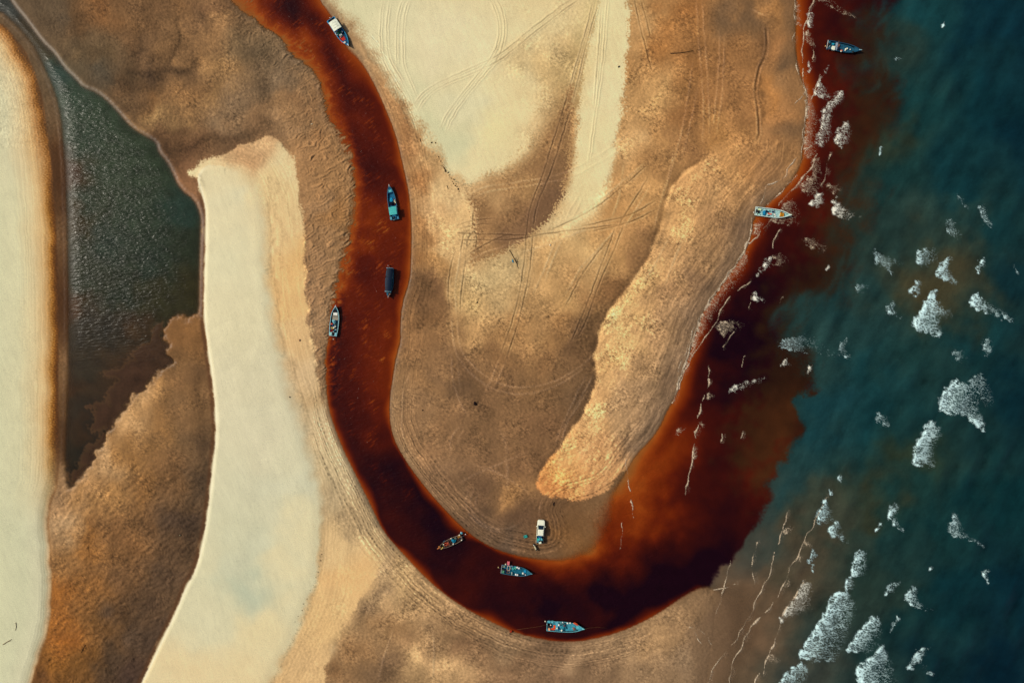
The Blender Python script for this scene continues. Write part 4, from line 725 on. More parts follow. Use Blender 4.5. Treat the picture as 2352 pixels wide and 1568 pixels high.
CAPS = [
 (F_,1.2,M_FOAM,"curved white breaker beside a round patch of lacy foam on the brown stain",[(1740,330),(1790,260),(1830,215),(1870,215),(1850,270),(1880,330),(1920,400),(1830,380),(1780,350)]),
 (F_,.55,M_FOAM,"round patch of blue lacy foam just above the curved breaker on the brown stain",[(1610,220),(1640,165),(1720,155),(1810,170),(1820,230),(1740,270),(1640,270)]),
 (F_,1.0,M_FOAM,"small slanting breaker just above the tall tower-shaped whitecap",[(1565,450),(1600,410),(1630,370),(1665,370),(1650,420),(1670,480),(1620,470)]),
 (F_,1.35,M_FOAM,"tall tower-shaped white breaker with a jagged right side",[(1595,640),(1640,600),(1680,510),(1730,440),(1770,440),(1770,520),(1880,580),(1870,640),(1780,640),(1810,740),(1770,755),(1680,720),(1600,700)]),
 (F_,1.0,M_FOAM,"short breaker with a thin tail, left of the tall tower-shaped whitecap",[(1420,570),(1440,530),(1480,515),(1490,570),(1540,630),(1480,605),(1430,590)]),
 (F_,1.0,M_FOAM,"breaker with a long broken tail of foam, right of the tall tower-shaped whitecap",[(1980,530),(2000,480),(2040,450),(2060,480),(2120,520),(2230,560),(2290,655),(2220,630),(2120,590),(2020,570)]),
 (F_,1.0,M_FOAM,"thin upright breaker above the whitecap with the long broken tail",[(2040,280),(2060,240),(2085,215),(2100,250),(2110,290),(2060,290),(2050,330),(2030,320)]),
 (F_,.9,M_FOAM,"tiny round tuft of foam left of the curved breaker on the brown stain",[(1425,310),(1450,285),(1465,310),(1450,335)]),
 (F_,1.0,M_MID,"small oval breaker on the olive edge of the brown plume",[(710,935),(740,900),(770,910),(795,950),(760,955),(720,955)]),
 (F_,1.8,M_MID,"small bright leaf-shaped crest where the olive water meets the teal",[(885,1005),(890,960),(930,935),(920,975)]),
 (F_,.75,M_FOAM,"very wide lacy fan of foam with two spreading lobes",[(1775,1170),(1810,1110),(1880,1050),(1890,1020),(1930,1080),(2050,990),(2120,1050),(2180,1190),(2120,1250),(2040,1200),(2080,1300),(2100,1400),(2020,1350),(1960,1290),(1880,1280),(1780,1260)]),
 (F_,1.5,M_FOAM,"tall dense white breaker below the wide lacy fan",[(1595,1610),(1600,1540),(1610,1480),(1660,1420),(1680,1350),(1750,1310),(1790,1370),(1810,1410),(1770,1470),(1750,1570),(1780,1600),(1740,1640),(1680,1620),(1620,1625)]),
 (F_,.4,M_FOAM,"faint patch of thin foam alone left of the wide lacy fan",[(1340,1290),(1370,1265),(1440,1280),(1470,1340),(1430,1375),(1370,1330)]),
 (F_,.4,M_FOAM,"thin patch of foam between the long-tailed breaker and the wide lacy fan",[(2070,780),(2110,760),(2150,800),(2180,830),(2110,885),(2080,850)]),
 (G_,1.8,M_FOAM,"tiny white crest above the tuft that tops the row of surf",[(1095,200),(1110,160),(1130,165),(1120,205)]),
 (G_,.9,M_FOAM,"small tuft of foam just above the first triangular breaker of the surf",[(1025,265),(1045,250),(1065,275),(1075,320),(1050,300)]),
 (G_,.8,M_FOAM,"triangular lacy breaker at the upper end of the long surf line",[(940,450),(970,380),(1010,320),(1030,330),(1040,380),(1080,430),(1100,480),(1040,500),(960,490)]),
 (G_,.7,M_FOAM,"lacy breaker with a curved front just right of the triangular one",[(1025,540),(1060,490),(1105,465),(1120,510),(1160,570),(1170,625),(1100,590),(1040,570)]),
 (G_,.9,M_FOAM,"narrow breaker halfway down between the triangular one and the tan shallows",[(890,750),(910,690),(945,655),(955,690),(985,740),(930,740),(905,765)]),
 (G_,.8,M_FOAM,"little round foam tuft just under the narrow breaker",[(910,790),(930,765),(955,790),(935,820)]),
 (G_,1.1,M_FOAM,"rounded breaker dragging a thin dotted tail to the lower right",[(1425,430),(1450,375),(1490,340),(1530,390),(1520,425),(1480,440),(1560,540),(1520,530),(1450,470)]),
 (G_,1.8,M_FOAM,"small pointed crest just below the breaker with the dotted tail",[(1350,550),(1365,510),(1390,485),(1405,500),(1375,535)]),
 (G_,.45,M_FOAM,"thin drifting foam streak running down to the right, far out on the dark sea",[(1825,510),(1870,470),(1865,415),(1895,415),(1930,480),(1960,530),(2110,660),(2000,600),(1870,580)]),
 (G_,.95,M_FOAM,"rounded dense breaker above the largest sheet of foam",[(1170,830),(1200,740),(1215,670),(1285,650),(1310,780),(1290,850),(1230,850)]),
 (G_,.8,M_FOAM,"small foam link between the rounded breaker and the largest sheet of foam",[(1130,940),(1140,910),(1160,850),(1200,850),(1230,920),(1190,940)]),
 (G_,.85,M_FOAM,"largest slanting sheet of lacy foam near the lower edge",[(815,1400),(850,1320),(930,1210),(1020,1060),(1060,970),(1110,935),(1180,960),(1230,1060),(1190,1180),(1170,1290),(1120,1390),(1060,1430),(960,1410)]),
 (G_,1.0,M_FOAM,"slanting breaker right of the largest sheet of foam",[(1145,1360),(1180,1290),(1260,1180),(1350,1095),(1380,1120),(1420,1240),(1360,1290),(1330,1380),(1230,1350)]),
 (G_,1.3,M_FOAM,"short bright breaker left of the shell-shaped one",[(1415,930),(1450,900),(1520,870),(1520,900),(1490,960),(1450,950),(1420,980)]),
 (G_,1.3,M_FOAM,"shell-shaped bright breaker with a thin trailing wisp",[(1540,980),(1580,930),(1625,905),(1640,970),(1670,1030),(1770,1090),(1680,1055),(1600,1055)]),
 (G_,1.3,M_FOAM,"tiny tuft of foam up and right of the shell-shaped breaker",[(1705,800),(1725,780),(1745,790),(1725,815)]),
 (G_,1.1,M_FOAM,"small hooked breaker alone far out on the dark sea",[(2060,830),(2090,800),(2135,795),(2105,840),(2110,900),(2085,860)]),
 (G_,1.0,M_FOAM,"thin chain of foam dots below the shell-shaped breaker",[(1445,1230),(1465,1180),(1490,1130),(1520,1112),(1530,1130),(1500,1160),(1470,1200)]),
 (G_,.95,M_FOAM,"broad triangular breaker cut off by the lower edge",[(1210,1500),(1230,1440),(1320,1390),(1390,1290),(1430,1360),(1480,1450),(1490,1530),(1530,1567),(1530,1640),(1300,1640),(1230,1560)]),
 (G_,1.5,M_FOAM,"bright slanting breaker with two thin legs, nearest the lower right corner",[(1550,1480),(1600,1410),(1610,1360),(1690,1325),(1725,1330),(1660,1410),(1750,1500),(1720,1520),(1640,1430),(1590,1470)]),
 (G_,.75,M_FOAM,"foam sheet at the lower edge just left of the broad triangular breaker",[(640,1640),(690,1567),(760,1480),(830,1430),(890,1430),(900,1520),(890,1640)]),
 (G_,.55,M_MID,"lacy breaker on the edge of the tan shallows, left of the largest sheet of foam",[(700,1160),(720,1090),(800,1000),(850,890),(900,870),(930,930),(910,1000),(940,1080),(900,1100),(820,1110),(740,1140)]),
 (E_,1.8,M_FOAM,"tiny lone white crest on the dark sea near the top edge",[(1795,190),(1805,150),(1820,150),(1812,185)]),
 (E_,1.2,M_FOAM,"small slim crest on the teal water east of the brown plume's bulge",[(1370,1060),(1380,1000),(1405,985),(1390,1040)]),
 (E_,1.0,M_MID,"rounded breaker farthest out on the brown surf",[(1065,960),(1080,900),(1110,860),(1150,820),(1180,840),(1210,910),(1180,960),(1130,1010),(1090,980)]),
 (E_,1.0,M_MID,"breaker with an upright front and a tail running right onto the teal water",[(1055,1450),(1055,1380),(1080,1320),(1090,1370),(1180,1410),(1270,1470),(1200,1480),(1110,1475)]),
 (E_,1.0,M_MID,"small triangular breaker just offshore from the pale beached boat",[(895,1390),(920,1350),(970,1290),(1000,1320),(1030,1390),(960,1400)]),
 (E_,1.6,M_MID,"tiny curved crest just below the dark blue boat on the plume",[(1010,490),(1015,460),(1035,450),(1025,490)]),
 (E_,1.0,M_MID,"small upright breaker close to the sand, below the dark blue boat",[(895,490),(890,440),(905,415),(930,480)]),
 (E_,.85,M_MID,"long lightning-shaped breaker down the middle of the brown surf",[(945,980),(955,930),(975,860),(985,760),(1030,690),(1125,600),(1150,650),(1150,700),(1060,740),(1060,860),(1060,950),(1010,990)]),
 (E_,.75,M_MID,"slanting breaker just above the lightning-shaped one",[(930,640),(945,580),(975,510),(985,560),(1050,620),(1060,680),(970,660)]),
 (E_,.85,M_MID,"narrow breaker near the top edge, left of the dark blue boat",[(880,170),(890,110),(910,50),(945,90),(945,180),(900,190)]),
 (F_,1.0,M_MID,"long thin breaker on the red brown water below the pale beached boat",[(540,350),(570,300),(620,220),(655,215),(640,280),(680,280),(600,310)]),
 (F_,.9,M_MID,"small breaker on the darkest red water below the long thin one",[(500,500),(540,440),(560,470),(620,500),(610,520)]),
 (F_,.6,M_MID,"flat streak-shaped breaker lying across the red brown water",[(355,1130),(370,1090),(480,1060),(600,1020),(600,1060),(500,1110),(400,1120)]),
 (F_,1.8,M_MID,"tiny bright crest on the outer brown water above the olive edge",[(1005,300),(1030,270),(1050,268),(1030,295)]),
]
for (tl, dn, m, lab, pts) in CAPS:
    tag(foam_patch("whitecap", [(T(tl[0], tl[1], pts), dn)], m), lab, "breaking wave", "whitecaps breaking on the sea")
SURF_POLY = [(E_,.30,[(865,560),(950,700),(1000,1000),(900,1100),(850,980),(880,800)]),(E_,.45,[(830,1280),(900,1180),(1010,1200),(1000,1310),(900,1320)]),(E_,.35,[(600,1480),(870,1440),(870,1530),(700,1510)]),
 (E_,.4,[(510,1567),(540,1490),(620,1500),(560,1600)]),(E_,.25,[(800,0),(860,20),(860,200),(800,160)]),(E_,.3,[(1000,1240),(1130,1240),(1160,1310),(1040,1300)]),(E_,.3,[(690,1400),(800,1330),(880,1470),(760,1470)]),
 (E_,.4,[(860,250),(900,190),(960,300),(930,330)]),(E_,.35,[(940,1040),(1010,1100),(1000,1200),(900,1180)]),(E_,.35,[(960,0),(1060,-10),(1160,60),(1230,130),(1180,110),(1100,70),(1000,20)]),
 (F_,.40,[(165,600),(250,480),(380,300),(480,130),(500,300),(420,420),(320,520),(270,620),(200,700),(150,830),(80,960),(20,1080),(10,1050),(80,880),(120,760)]),
 (F_,.28,[(260,640),(480,640),(540,690),(380,720),(300,760)]),(F_,.25,[(840,80),(960,80),(1070,150),(1050,180),(900,150)]),(F_,.25,[(660,180),(780,200),(780,270),(660,280)]),
 (F_,.4,[(200,1130),(280,1130),(270,1170),(220,1180)]),(F_,.4,[(150,1330),(220,1330),(190,1370)]),(F_,.25,[(0,1370),(90,1360),(60,1400),(0,1420)]),
 (G_,.3,[(710,560),(740,500),(830,520),(800,560)]),(G_,.3,[(860,620),(900,590),(960,640),(900,650)]),(G_,.35,[(810,740),(850,700),(890,720),(850,740)]),(G_,.3,[(720,920),(780,850),(790,930)]),
 (G_,.3,[(600,1430),(640,1360),(740,1400),(760,1430)]),(G_,.5,[(105,60),(120,10),(155,40),(130,60)])]
SURF_LINES = [(E_,2.6,[(930,0),(905,60),(875,170),(855,270),(850,340),(855,420),(860,560),(875,620),(885,700),(870,800),(860,900),(850,980),(840,1080)]),(E_,1.9,[(805,0),(800,120),(795,250),(792,360),(810,420),(830,530),(860,590)]),
 (E_,1.6,[(870,620),(830,670),(800,710)]),(E_,2.2,[(830,1050),(780,1100),(740,1180),(690,1240),(610,1240),(595,1310),(565,1390)]),(E_,1.8,[(840,1160),(770,1230),(700,1310),(620,1380)]),
 (E_,3.2,[(980,510),(945,590),(920,680),(890,720),(875,790)]),(E_,2.8,[(950,1040),(930,1120),(860,1190),(820,1260),(730,1330),(695,1380),(685,1430)]),(E_,2.8,[(1040,1050),(1015,1120),(1010,1200),(980,1260)]),
 (E_,2.0,[(920,985),(880,1010),(850,1080),(840,1140)]),(E_,2.0,[(925,330),(920,400)]),(E_,3.6,[(640,1490),(600,1530),(570,1567)]),(E_,2.0,[(510,1470),(505,1567)]),
 (F_,4.0,[(510,40),(480,130),(440,210),(370,300),(310,390),(250,470),(215,530),(165,600),(150,670),(110,770),(85,870),(50,960),(20,1050),(0,1130),(-30,1200)]),(F_,3.6,[(600,0),(575,40),(540,90),(500,110)]),
 (F_,3.2,[(700,25),(660,90),(650,150)]),(F_,2.4,[(500,380),(420,440),(340,500),(310,560),(290,610),(250,690),(200,750),(160,810),(110,870),(60,980),(20,1100)]),(F_,1.8,[(390,720),(340,790),(320,820)]),
 (F_,1.4,[(465,880),(440,960)]),(F_,2.4,[(225,940),(225,1040),(185,1170),(160,1260),(145,1380),(130,1400)]),(F_,3.0,[(230,1040),(205,1110),(185,1170)]),(F_,2.0,[(130,1390),(125,1480),(110,1567)]),(G_,3.0,[(120,0),(90,140),(75,200),(60,290)]),
 (F_,1.6,[(510,480),(490,550)]),(F_,1.4,[(720,490),(690,540)]),(F_,1.6,[(315,1410),(300,1450)]),(F_,1.8,[(450,1410),(440,1440)]),(D_,1.3,[(1950,60),(1960,200),(1980,300),(2000,450)]),(D_,1.0,[(1920,480),(1920,600),(1900,700)]),
 (F_,1.8,[(400,260),(330,350),(290,420),(260,450)]),(F_,1.8,[(120,690),(90,780),(60,880),(20,950),(0,1000)]),
 (G_,1.9,[(755,410),(730,480),(710,560),(680,650),(655,720),(640,800),(610,880),(575,940),(545,990),(520,1080),(440,1200),(400,1280),(330,1360),(250,1460),(215,1567)]),
 (G_,2.2,[(1020,310),(960,420),(930,500),(890,560),(860,620),(835,690),(800,750),(765,800),(740,860),(710,930),(690,990),(620,1070),(550,1140),(490,1200),(460,1290),(430,1350),(380,1420),(360,1567)]),
 (G_,1.7,[(550,620),(515,730),(510,780),(525,860),(530,940)]),(G_,1.3,[(370,740),(345,830),(320,930),(300,1010),(270,1100)]),(G_,2.4,[(860,885),(790,1000),(720,1090),(705,1160),(680,1250),(640,1350),(600,1430),(590,1500)]),
 (G_,1.6,[(250,940),(310,930),(400,900)]),(G_,1.2,[(90,1180),(180,1210),(240,1300)]),(G_,1.2,[(110,1190),(150,1280),(210,1330)]),(G_,2.4,[(555,1500),(530,1567),(520,1620)])]
def zipT(L_): return [(T(t[0], t[1], p), w_) for (t, w_, p) in L_]
sf = foam_patch("surf_foam", zipT(SURF_POLY), M_TAN, lines_=[(p, w_, 1.7) for (p, w_) in zipT(SURF_LINES)])
tag(sf, "lacy streaks of cream surf foam along the sandy shore", "surf foam", None, "stuff")
FAINT = [(F_,.16,[(670,800),(760,750),(950,740),(1020,800),(1200,900),(1100,880),(900,850),(760,850)]),(F_,.2,[(1330,150),(1400,200),(1600,240),(1550,280),(1360,290)]),(F_,.14,[(1180,400),(1330,380),(1330,440),(1230,450)]),
 (E_,.35,[(1890,1320),(1930,1330),(1980,1410),(1950,1400)]),(E_,.35,[(2040,1400),(2100,1380),(2120,1450),(2160,1540),(2110,1540),(2060,1450)]),(E_,.2,[(1820,1500),(1880,1480),(1930,1560),(1980,1620),(1850,1600)]),
 (F_,.25,[(1090,830),(1140,760),(1160,760),(1200,920),(1130,880)]),(F_,.25,[(2270,270),(2300,290),(2330,350),(2300,320)]),(E_,.2,[(1470,380),(1530,380),(1530,410),(1480,405)]),(F_,.18,[(1870,830),(1980,850),(1960,930),(1880,900)])]
ff = foam_patch("drifting_foam", zipT(FAINT), M_FOAM)
tag(ff, "faint wisps of old foam drifting on the teal sea", "sea foam", None, "stuff")
# ------------------------------------------------------------------ mesh builder
class MB:
    def __init__(s): s.v = []; s.f = []
    def add(s, vs, fs):
        b = len(s.v); s.v += [tuple(v) for v in vs]; s.f += [tuple(i+b for i in f) for f in fs]; return s
    def box(s, c, d, rz=0.0, ch=0.0, tilt=0.0):
        """box centred at c (its base z = c[2]); d = sizes; ch = chamfer of the top edges"""
        x, y, z = d[0]/2, d[1]/2, d[2]; k = min(ch, x*.6, y*.6, z*.6)
        P = [(-x,-y,0),(x,-y,0),(x,y,0),(-x,y,0)]
        if k > 0:
            P += [(-x,-y,z-k),(x,-y,z-k),(x,y,z-k),(-x,y,z-k),(-x+k,-y+k,z),(x-k,-y+k,z),(x-k,y-k,z),(-x+k,y-k,z)]
            F = [(3,2,1,0),(0,1,5,4),(1,2,6,5),(2,3,7,6),(3,0,4,7),(4,5,9,8),(5,6,10,9),(6,7,11,10),(7,4,8,11),(8,9,10,11)]
        else:
            P += [(-x,-y,z),(x,-y,z),(x,y,z),(-x,y,z)]
            F = [(3,2,1,0),(0,1,5,4),(1,2,6,5),(2,3,7,6),(3,0,4,7),(4,5,6,7)]
        M = Matrix.Translation(c) @ Matrix.Rotation(rz, 4, 'Z') @ Matrix.Rotation(tilt, 4, 'Y')
        return s.add([M @ Vector(p) for p in P], F)
    def tube(s, pts, r, n=8, r2=None):
        pts = [Vector(p) for p in pts]; N = len(pts); vs = []; fs = []
        for i, p in enumerate(pts):
            d = (pts[min(i+1, N-1)] - pts[max(i-1, 0)]).normalized()
            a = d.orthogonal().normalized(); b = d.cross(a)
            rr = r if r2 is None else r + (r2-r)*i/(N-1)
            for k in range(n):
                t = 2*math.pi*k/n; vs.append(p + a*math.cos(t)*rr + b*math.sin(t)*rr)
        for i in range(N-1):
            for k in range(n): fs.append((i*n+k, i*n+(k+1) % n, (i+1)*n+(k+1) % n, (i+1)*n+k))
        fs.append(tuple(range(n))[::-1]); fs.append(tuple((N-1)*n+k for k in range(n)))
        return s.add(vs, fs)
    def lathe(s, c, prof, n=14, axis='Z', rz=0.0):
        vs = []; fs = []
        for (r, z) in prof:
            for k in range(n):
                t = 2*math.pi*k/n
                p = Vector((r*math.cos(t), r*math.sin(t), z))
                if axis == 'Y': p = Vector((p.x, p.z, p.y))
                vs.append(Vector(c) + Matrix.Rotation(rz, 3, 'Z') @ p)
        m = len(prof)
        for i in range(m-1):
            for k in range(n): fs.append((i*n+k, i*n+(k+1) % n, (i+1)*n+(k+1) % n, (i+1)*n+k))
        fs.append(tuple(range(n))[::-1]); fs.append(tuple((m-1)*n+k for k in range(n)))
        return s.add(vs, fs)
    def heap(s, c, d, rz=0.0, seed=1, rough=0.25, n=16, m=6):
        """crumpled mound (net, tarpaulin, sack)"""
        r = random.Random(seed); ph = [r.uniform(0, 6.3) for _ in range(8)]; vs = []; fs = []
        M = Matrix.Translation(c) @ Matrix.Rotation(rz, 4, 'Z')
        for i in range(m):
            t = i/(m-1)
            for k in range(n):
                a = 2*math.pi*k/n
                w_ = 1 + rough*(0.6*math.sin(2*a+ph[0]) + 0.5*math.sin(3*a+ph[1]) + 0.35*math.sin(5*a+ph[2]))
                rr = math.cos(t*math.pi/2)**0.7*w_; z = math.sin(t*math.pi/2)*(1 + rough*0.9*math.sin(3*a+ph[3]+4*t))
                vs.append(M @ Vector((rr*math.cos(a)*d[0]/2, rr*math.sin(a)*d[1]/2, z*d[2])))
        for i in range(m-1):
            for k in range(n): fs.append((i*n+k, i*n+(k+1) % n, (i+1)*n+(k+1) % n, (i+1)*n+k))
        fs.append(tuple(range(n))[::-1]); fs.append(tuple((m-1)*n+k for k in range(n)))
        return s.add(vs, fs)
    def build(s, name, m, parent=None, smooth=False, loc=None, rz=0.0):
        me = bpy.data.meshes.new(name); me.from_pydata(s.v, [], s.f); me.validate()
        bm = bmesh.new(); bm.from_mesh(me); bmesh.ops.recalc_face_normals(bm, faces=bm.faces); bm.to_mesh(me); bm.free()
        if smooth:
            for p in me.polygons: p.use_smooth = True
        me.materials.append(m); o = bpy.data.objects.new(name, me); C.collection.objects.link(o)
        if parent is not None: o.parent = parent
        if loc is not None: o.location = loc; o.rotation_euler = (0, 0, rz)
        return o
def nat(zx, zy, zone):                       # a point seen in an enlarged detail -> world
    x0, y0, sc = zone
    return ((x0 + zx/sc)*0.6393, (y0 + zy/sc)*0.6393)

# ------------------------------------------------------------------ fishing boats
WHITE = (236, 238, 214)
class Boat:
    def __init__(s, label, zone, stern, bow, beam, hull, rail, deck, depth=0.32, stern_f=0.93, z0=0.0, fore=0.80, bowpost=None, rim=0.13):
        s.zone = zone; a = nat(*stern, zone); b = nat(*bow, zone)
        s.A = Vector((wx(a[0]), wy(a[1]))); s.B_ = Vector((wx(b[0]), wy(b[1])))
        d = s.B_ - s.A; s.L = d.length; s.rz = math.atan2(d.y, d.x); s.beam = beam; s.z0 = z0
        s.sf = stern_f; s.floor = depth - 0.10
        s.root = empty("fishing_boat", (s.A.x, s.A.y, z0), s.rz); tag(s.root, label, "boat", "fishing boats along the creek and shore")
        s.hull_m = paint(hull, 0.55, 0.35, 3.0); s.rail_m = paint(rail, 0.5, 0.3, 4.0); s.deck_m = paint(deck, 0.65, 0.45, 3.0)
        n = 26; L = s.L*0.965
        st = [i/(n-1) for i in range(n)]
        out, inn, rail_ = MB(), MB(), MB(); O = []; I = []
        for t in st:
            b_ = s.hb(t); z = s.sheer(t); x = t*L; ke = -0.34 + 0.55*max(0, (t-.72)/.28)**2; fl = max(b_-0.02-0.16*(1-t), 0.02)
            O.append([(x + (0.22*(t > .97)), b_, z), (x, b_*.93, z*.45), (x - .25*max(0, t-.8)*2, b_*.72, -.12), (x - .8*max(0, t-.8)*2, b_*.30, ke), (x - .8*max(0, t-.8)*2, -b_*.30, ke), (x - .25*max(0, t-.8)*2, -b_*.72, -.12), (x, -b_*.93, z*.45), (x + (0.22*(t > .97)), -b_, z)])
            w_ = max(b_ - rim*.55, 0.012)
            I.append([(x, w_, z), (x, max(w_*.96-.02, .01), s.floor), (x, -max(w_*.96-.02, .01), s.floor), (x, -w_, z)])
        vs = [p for r in O for p in r]; m = 8
        out.add(vs, [(i*m+k, (i+1)*m+k, (i+1)*m+k+1, i*m+k+1) for i in range(n-1) for k in range(m-1)] + [tuple(range(m))] + [tuple((n-1)*m+k for k in range(m))[::-1]])
        # inner planking + floor (one skin with the hull)
        vs = [p for r in I for p in r]; m = 4
        out.add(vs, [(i*m+k, i*m+k+1, (i+1)*m+k+1, (i+1)*m+k) for i in range(n-1) for k in (0, 2)] + [(0, 3, 2, 1)])
        s.hull = out.build("hull", s.hull_m, s.root, True)
        dk = MB(); dk.add([p for i in range(n) for p in (I[i][1], I[i][2])], [(i*2, i*2+1, i*2+3, i*2+2) for i in range(n-1)])
        # ceiling planks give the deck its seams
        for q in range(1, 9):
            x = L*(0.06 + 0.085*q); w_ = s.hb(x/L)*1.7
            dk.box((x, 0, s.floor+.003), (0.05, w_, 0.02))
        s.deck = dk.build("deck", s.deck_m, s.root)
        # gunwale : a rail that follows the sheer, proud of the planking
        for sg in (1, -1):
            ps = [(O[i][0][0], sg*max(O[i][0][1]-rim*.25, .015), O[i][0][2]+.012) for i in range(n)]
            q = []
            for i, p in enumerate(ps): q += [(p[0], p[1]+sg*rim*.55, p[2]-.05), (p[0], p[1]+sg*rim*.55, p[2]+.035), (p[0], p[1]-sg*rim*.55, p[2]+.035), (p[0], p[1]-sg*rim*.55, p[2]-.05)]
            rail_.add(q, [(i*4+k, i*4+(k+1) % 4, (i+1)*4+(k+1) % 4, (i+1)*4+k) for i in range(n-1) for k in range(4)] + [(0, 1, 2, 3), ((n-1)*4+3, (n-1)*4+2, (n-1)*4+1, (n-1)*4)])
        rail_.box((0.0, 0, s.sheer(0)-.10), (rim*.9, 2*s.hb(0), 0.16), 0, .02)
        s.rail = rail_.build("gunwale", s.rail_m, s.root)
        # foredeck
        fd = MB(); k0 = int(n*fore); top = []; bot = []
        for i in range(k0, n):
            t = st[i]; b_ = max(s.hb(t)-rim*.7, .01); z = s.sheer(t)-.05
            top += [(O[i][0][0], b_, z), (O[i][0][0], 0, z+.04), (O[i][0][0], -b_, z)]
        nn = n-k0
        fd.add(top, [(i*3+k, i*3+k+1, (i+1)*3+k+1, (i+1)*3+k) for i in range(nn-1) for k in range(2)])
        fd.box((st[k0]*L, 0, s.floor), (0.05, 2*s.hb(st[k0])-rim, s.sheer(st[k0])-s.floor))
        s.fore_m = paint(bowpost if False else deck, 0.6, 0.4, 4.0)
        fd.build("foredeck", s.fore_m, s.root)
        pb = MB(); z = s.sheer(1)
        pb.add([(L-.25, .07, z-.05), (L-.25, -.07, z-.05), (L+.30, -.05, z+.10), (L+.30, .05, z+.10), (L-.25, .07, z+.07), (L-.25, -.07, z+.07), (L+.30, -.05, z+.20), (L+.30, .05, z+.20)],
               [(3, 2, 1, 0), (4, 5, 6, 7), (0, 1, 5, 4), (2, 3, 7, 6), (1, 2, 6, 5), (3, 0, 4, 7)])
        pb.build("stem_post", paint(bowpost or WHITE, 0.6), s.root)
    def hb(s, t):
        f = np.interp(t, [0, .12, .3, .45, .6, .7, .8, .88, .94, .98, 1], [s.sf, s.sf*.4+.6*.98, 1, 1, .97, .90, .74, .53, .32, .14, .05]); return float(f)*s.beam/2
    def sheer(s, t): return 0.52 + 0.06*(1-t)**2 + 0.42*max(0, (t-.45)/.55)**2.2
    def loc(s, zx, zy):                      # enlarged-detail point -> boat-local (x forward, y to port)
        p = nat(zx, zy, s.zone); v = Vector((wx(p[0]), wy(p[1]))) - s.A
        c_, s_ = math.cos(s.rz), math.sin(s.rz); return (v.x*c_ + v.y*s_, -v.x*s_ + v.y*c_)
    def world(s, x, y, z):
        c_, s_ = math.cos(s.rz), math.sin(s.rz); return (s.A.x + x*c_ - y*s_, s.A.y + x*s_ + y*c_, s.z0 + z)
    # --- fitted parts
    def canopy(s, x0, x1, w, c, z=1.55, y=0.0, name="canopy", rise=0.10, posts=True):
        mb = MB(); n = 7; vs = []
        for x in (x0, x1):
            for lay in (0, 1):
                for k in range(n):
                    v = -1 + 2*k/(n-1); vs.append((x, y + v*w/2, z + rise*(1-v*v) - .05*lay))
        a, b, c2, d = 0, n, 2*n, 3*n
        F = [(a+k, a+k+1, c2+k+1, c2+k) for k in range(n-1)] + [(b+k+1, b+k, d+k, d+k+1) for k in range(n-1)]
        F += [(a+k+1, a+k, b+k, b+k+1) for k in range(n-1)] + [(c2+k, c2+k+1, d+k+1, d+k) for k in range(n-1)] + [(a, c2, d, b), (a+n-1, b+n-1, d+n-1, c2+n-1)]
        mb.add(vs, F)
        for i in range(1, 4): mb.box((x0 + (x1-x0)*i/4, y, z+rise*.98), (0.045, w*.55, 0.03))
        o = mb.build(name, paint(c, 0.6, 0.22, 2.2), s.root)
        if posts:
            for x in (x0+.08, x1-.08):
                for v in (-1, 1):
                    MB().tube([(x, y+v*(w/2-.07), s.floor), (x, y+v*(w/2-.07), z-.02)], .028, 6).build("roof_post", paint((150, 150, 140)), o)
        return o
    def block(s, name, zx, zy, lx, ly, h, c, z=None, rz=0.0, ch=.03):
        x, y = s.loc(zx, zy); z = s.floor if z is None else z
        return MB().box((x, y, z), (lx, ly, h), rz, ch).build(name, paint(c, 0.6, 0.3, 6.0), s.root)
    def thwart(s, t, c, w=0.24, name="thwart"):
        x = t*s.L*.965; return MB().box((x, 0, .40), (w, 2*s.hb(t)-.10, .05), 0, .01).build(name, paint(c, 0.6, 0.35, 5), s.root)
    def hatch(s, zx, zy, lx, ly, c):
        x, y = s.loc(zx, zy); zt = s.sheer(x/s.L) - .03
        return MB().box((x, y, zt-.06), (lx, ly, .13), 0, .03).build("hatch", paint(c, 0.55, 0.3, 5), s.root)
    def motor(s, zx=None, zy=None, tail=(230, 220, 200), length=0.9, y=0.0):
        if zx is not None: tx, y1 = s.loc(zx, zy)
        else: tx, y1 = -length, y
        o = empty("engine", (0, 0, 0)); o.parent = s.root
        e = MB(); e.box((.42, y, s.sheer(0)+.02), (.50, .34, .34), 0, .07); e.box((.42, y+.02, s.sheer(0)+.36), (.24, .22, .08), 0, .03); e.tube([(.62, y, s.sheer(0)+.22), (1.05, y+.1, s.sheer(0)+.35)], .025, 6)
        e.build("engine_block", paint((44, 42, 44), 0.45, 0.4, 8), o)
        MB().tube([(.25, y, s.sheer(0)+.12), (tx*.5, (y+y1)/2, s.sheer(0)+.02), (tx+.02, y1, s.sheer(0)-.12)], .04, 8, .03).build("drive_shaft", paint((70, 74, 78), 0.4), o)
        p = MB(); zp = s.sheer(0)-.12
        for k in range(3):
            a = 2*math.pi*k/3 + .4; p.box((tx, y1+.11*math.cos(a), zp+.11*math.sin(a)-.05), (.05, .14, .10), 0, .02)
        p.lathe((tx, y1, zp), [(.02, -.02), (.09, -.01), (.10, .05), (.05, .11), (.01, .13)], 10)
        p.build("propeller", paint(tail, 0.45, 0.2), o); return o
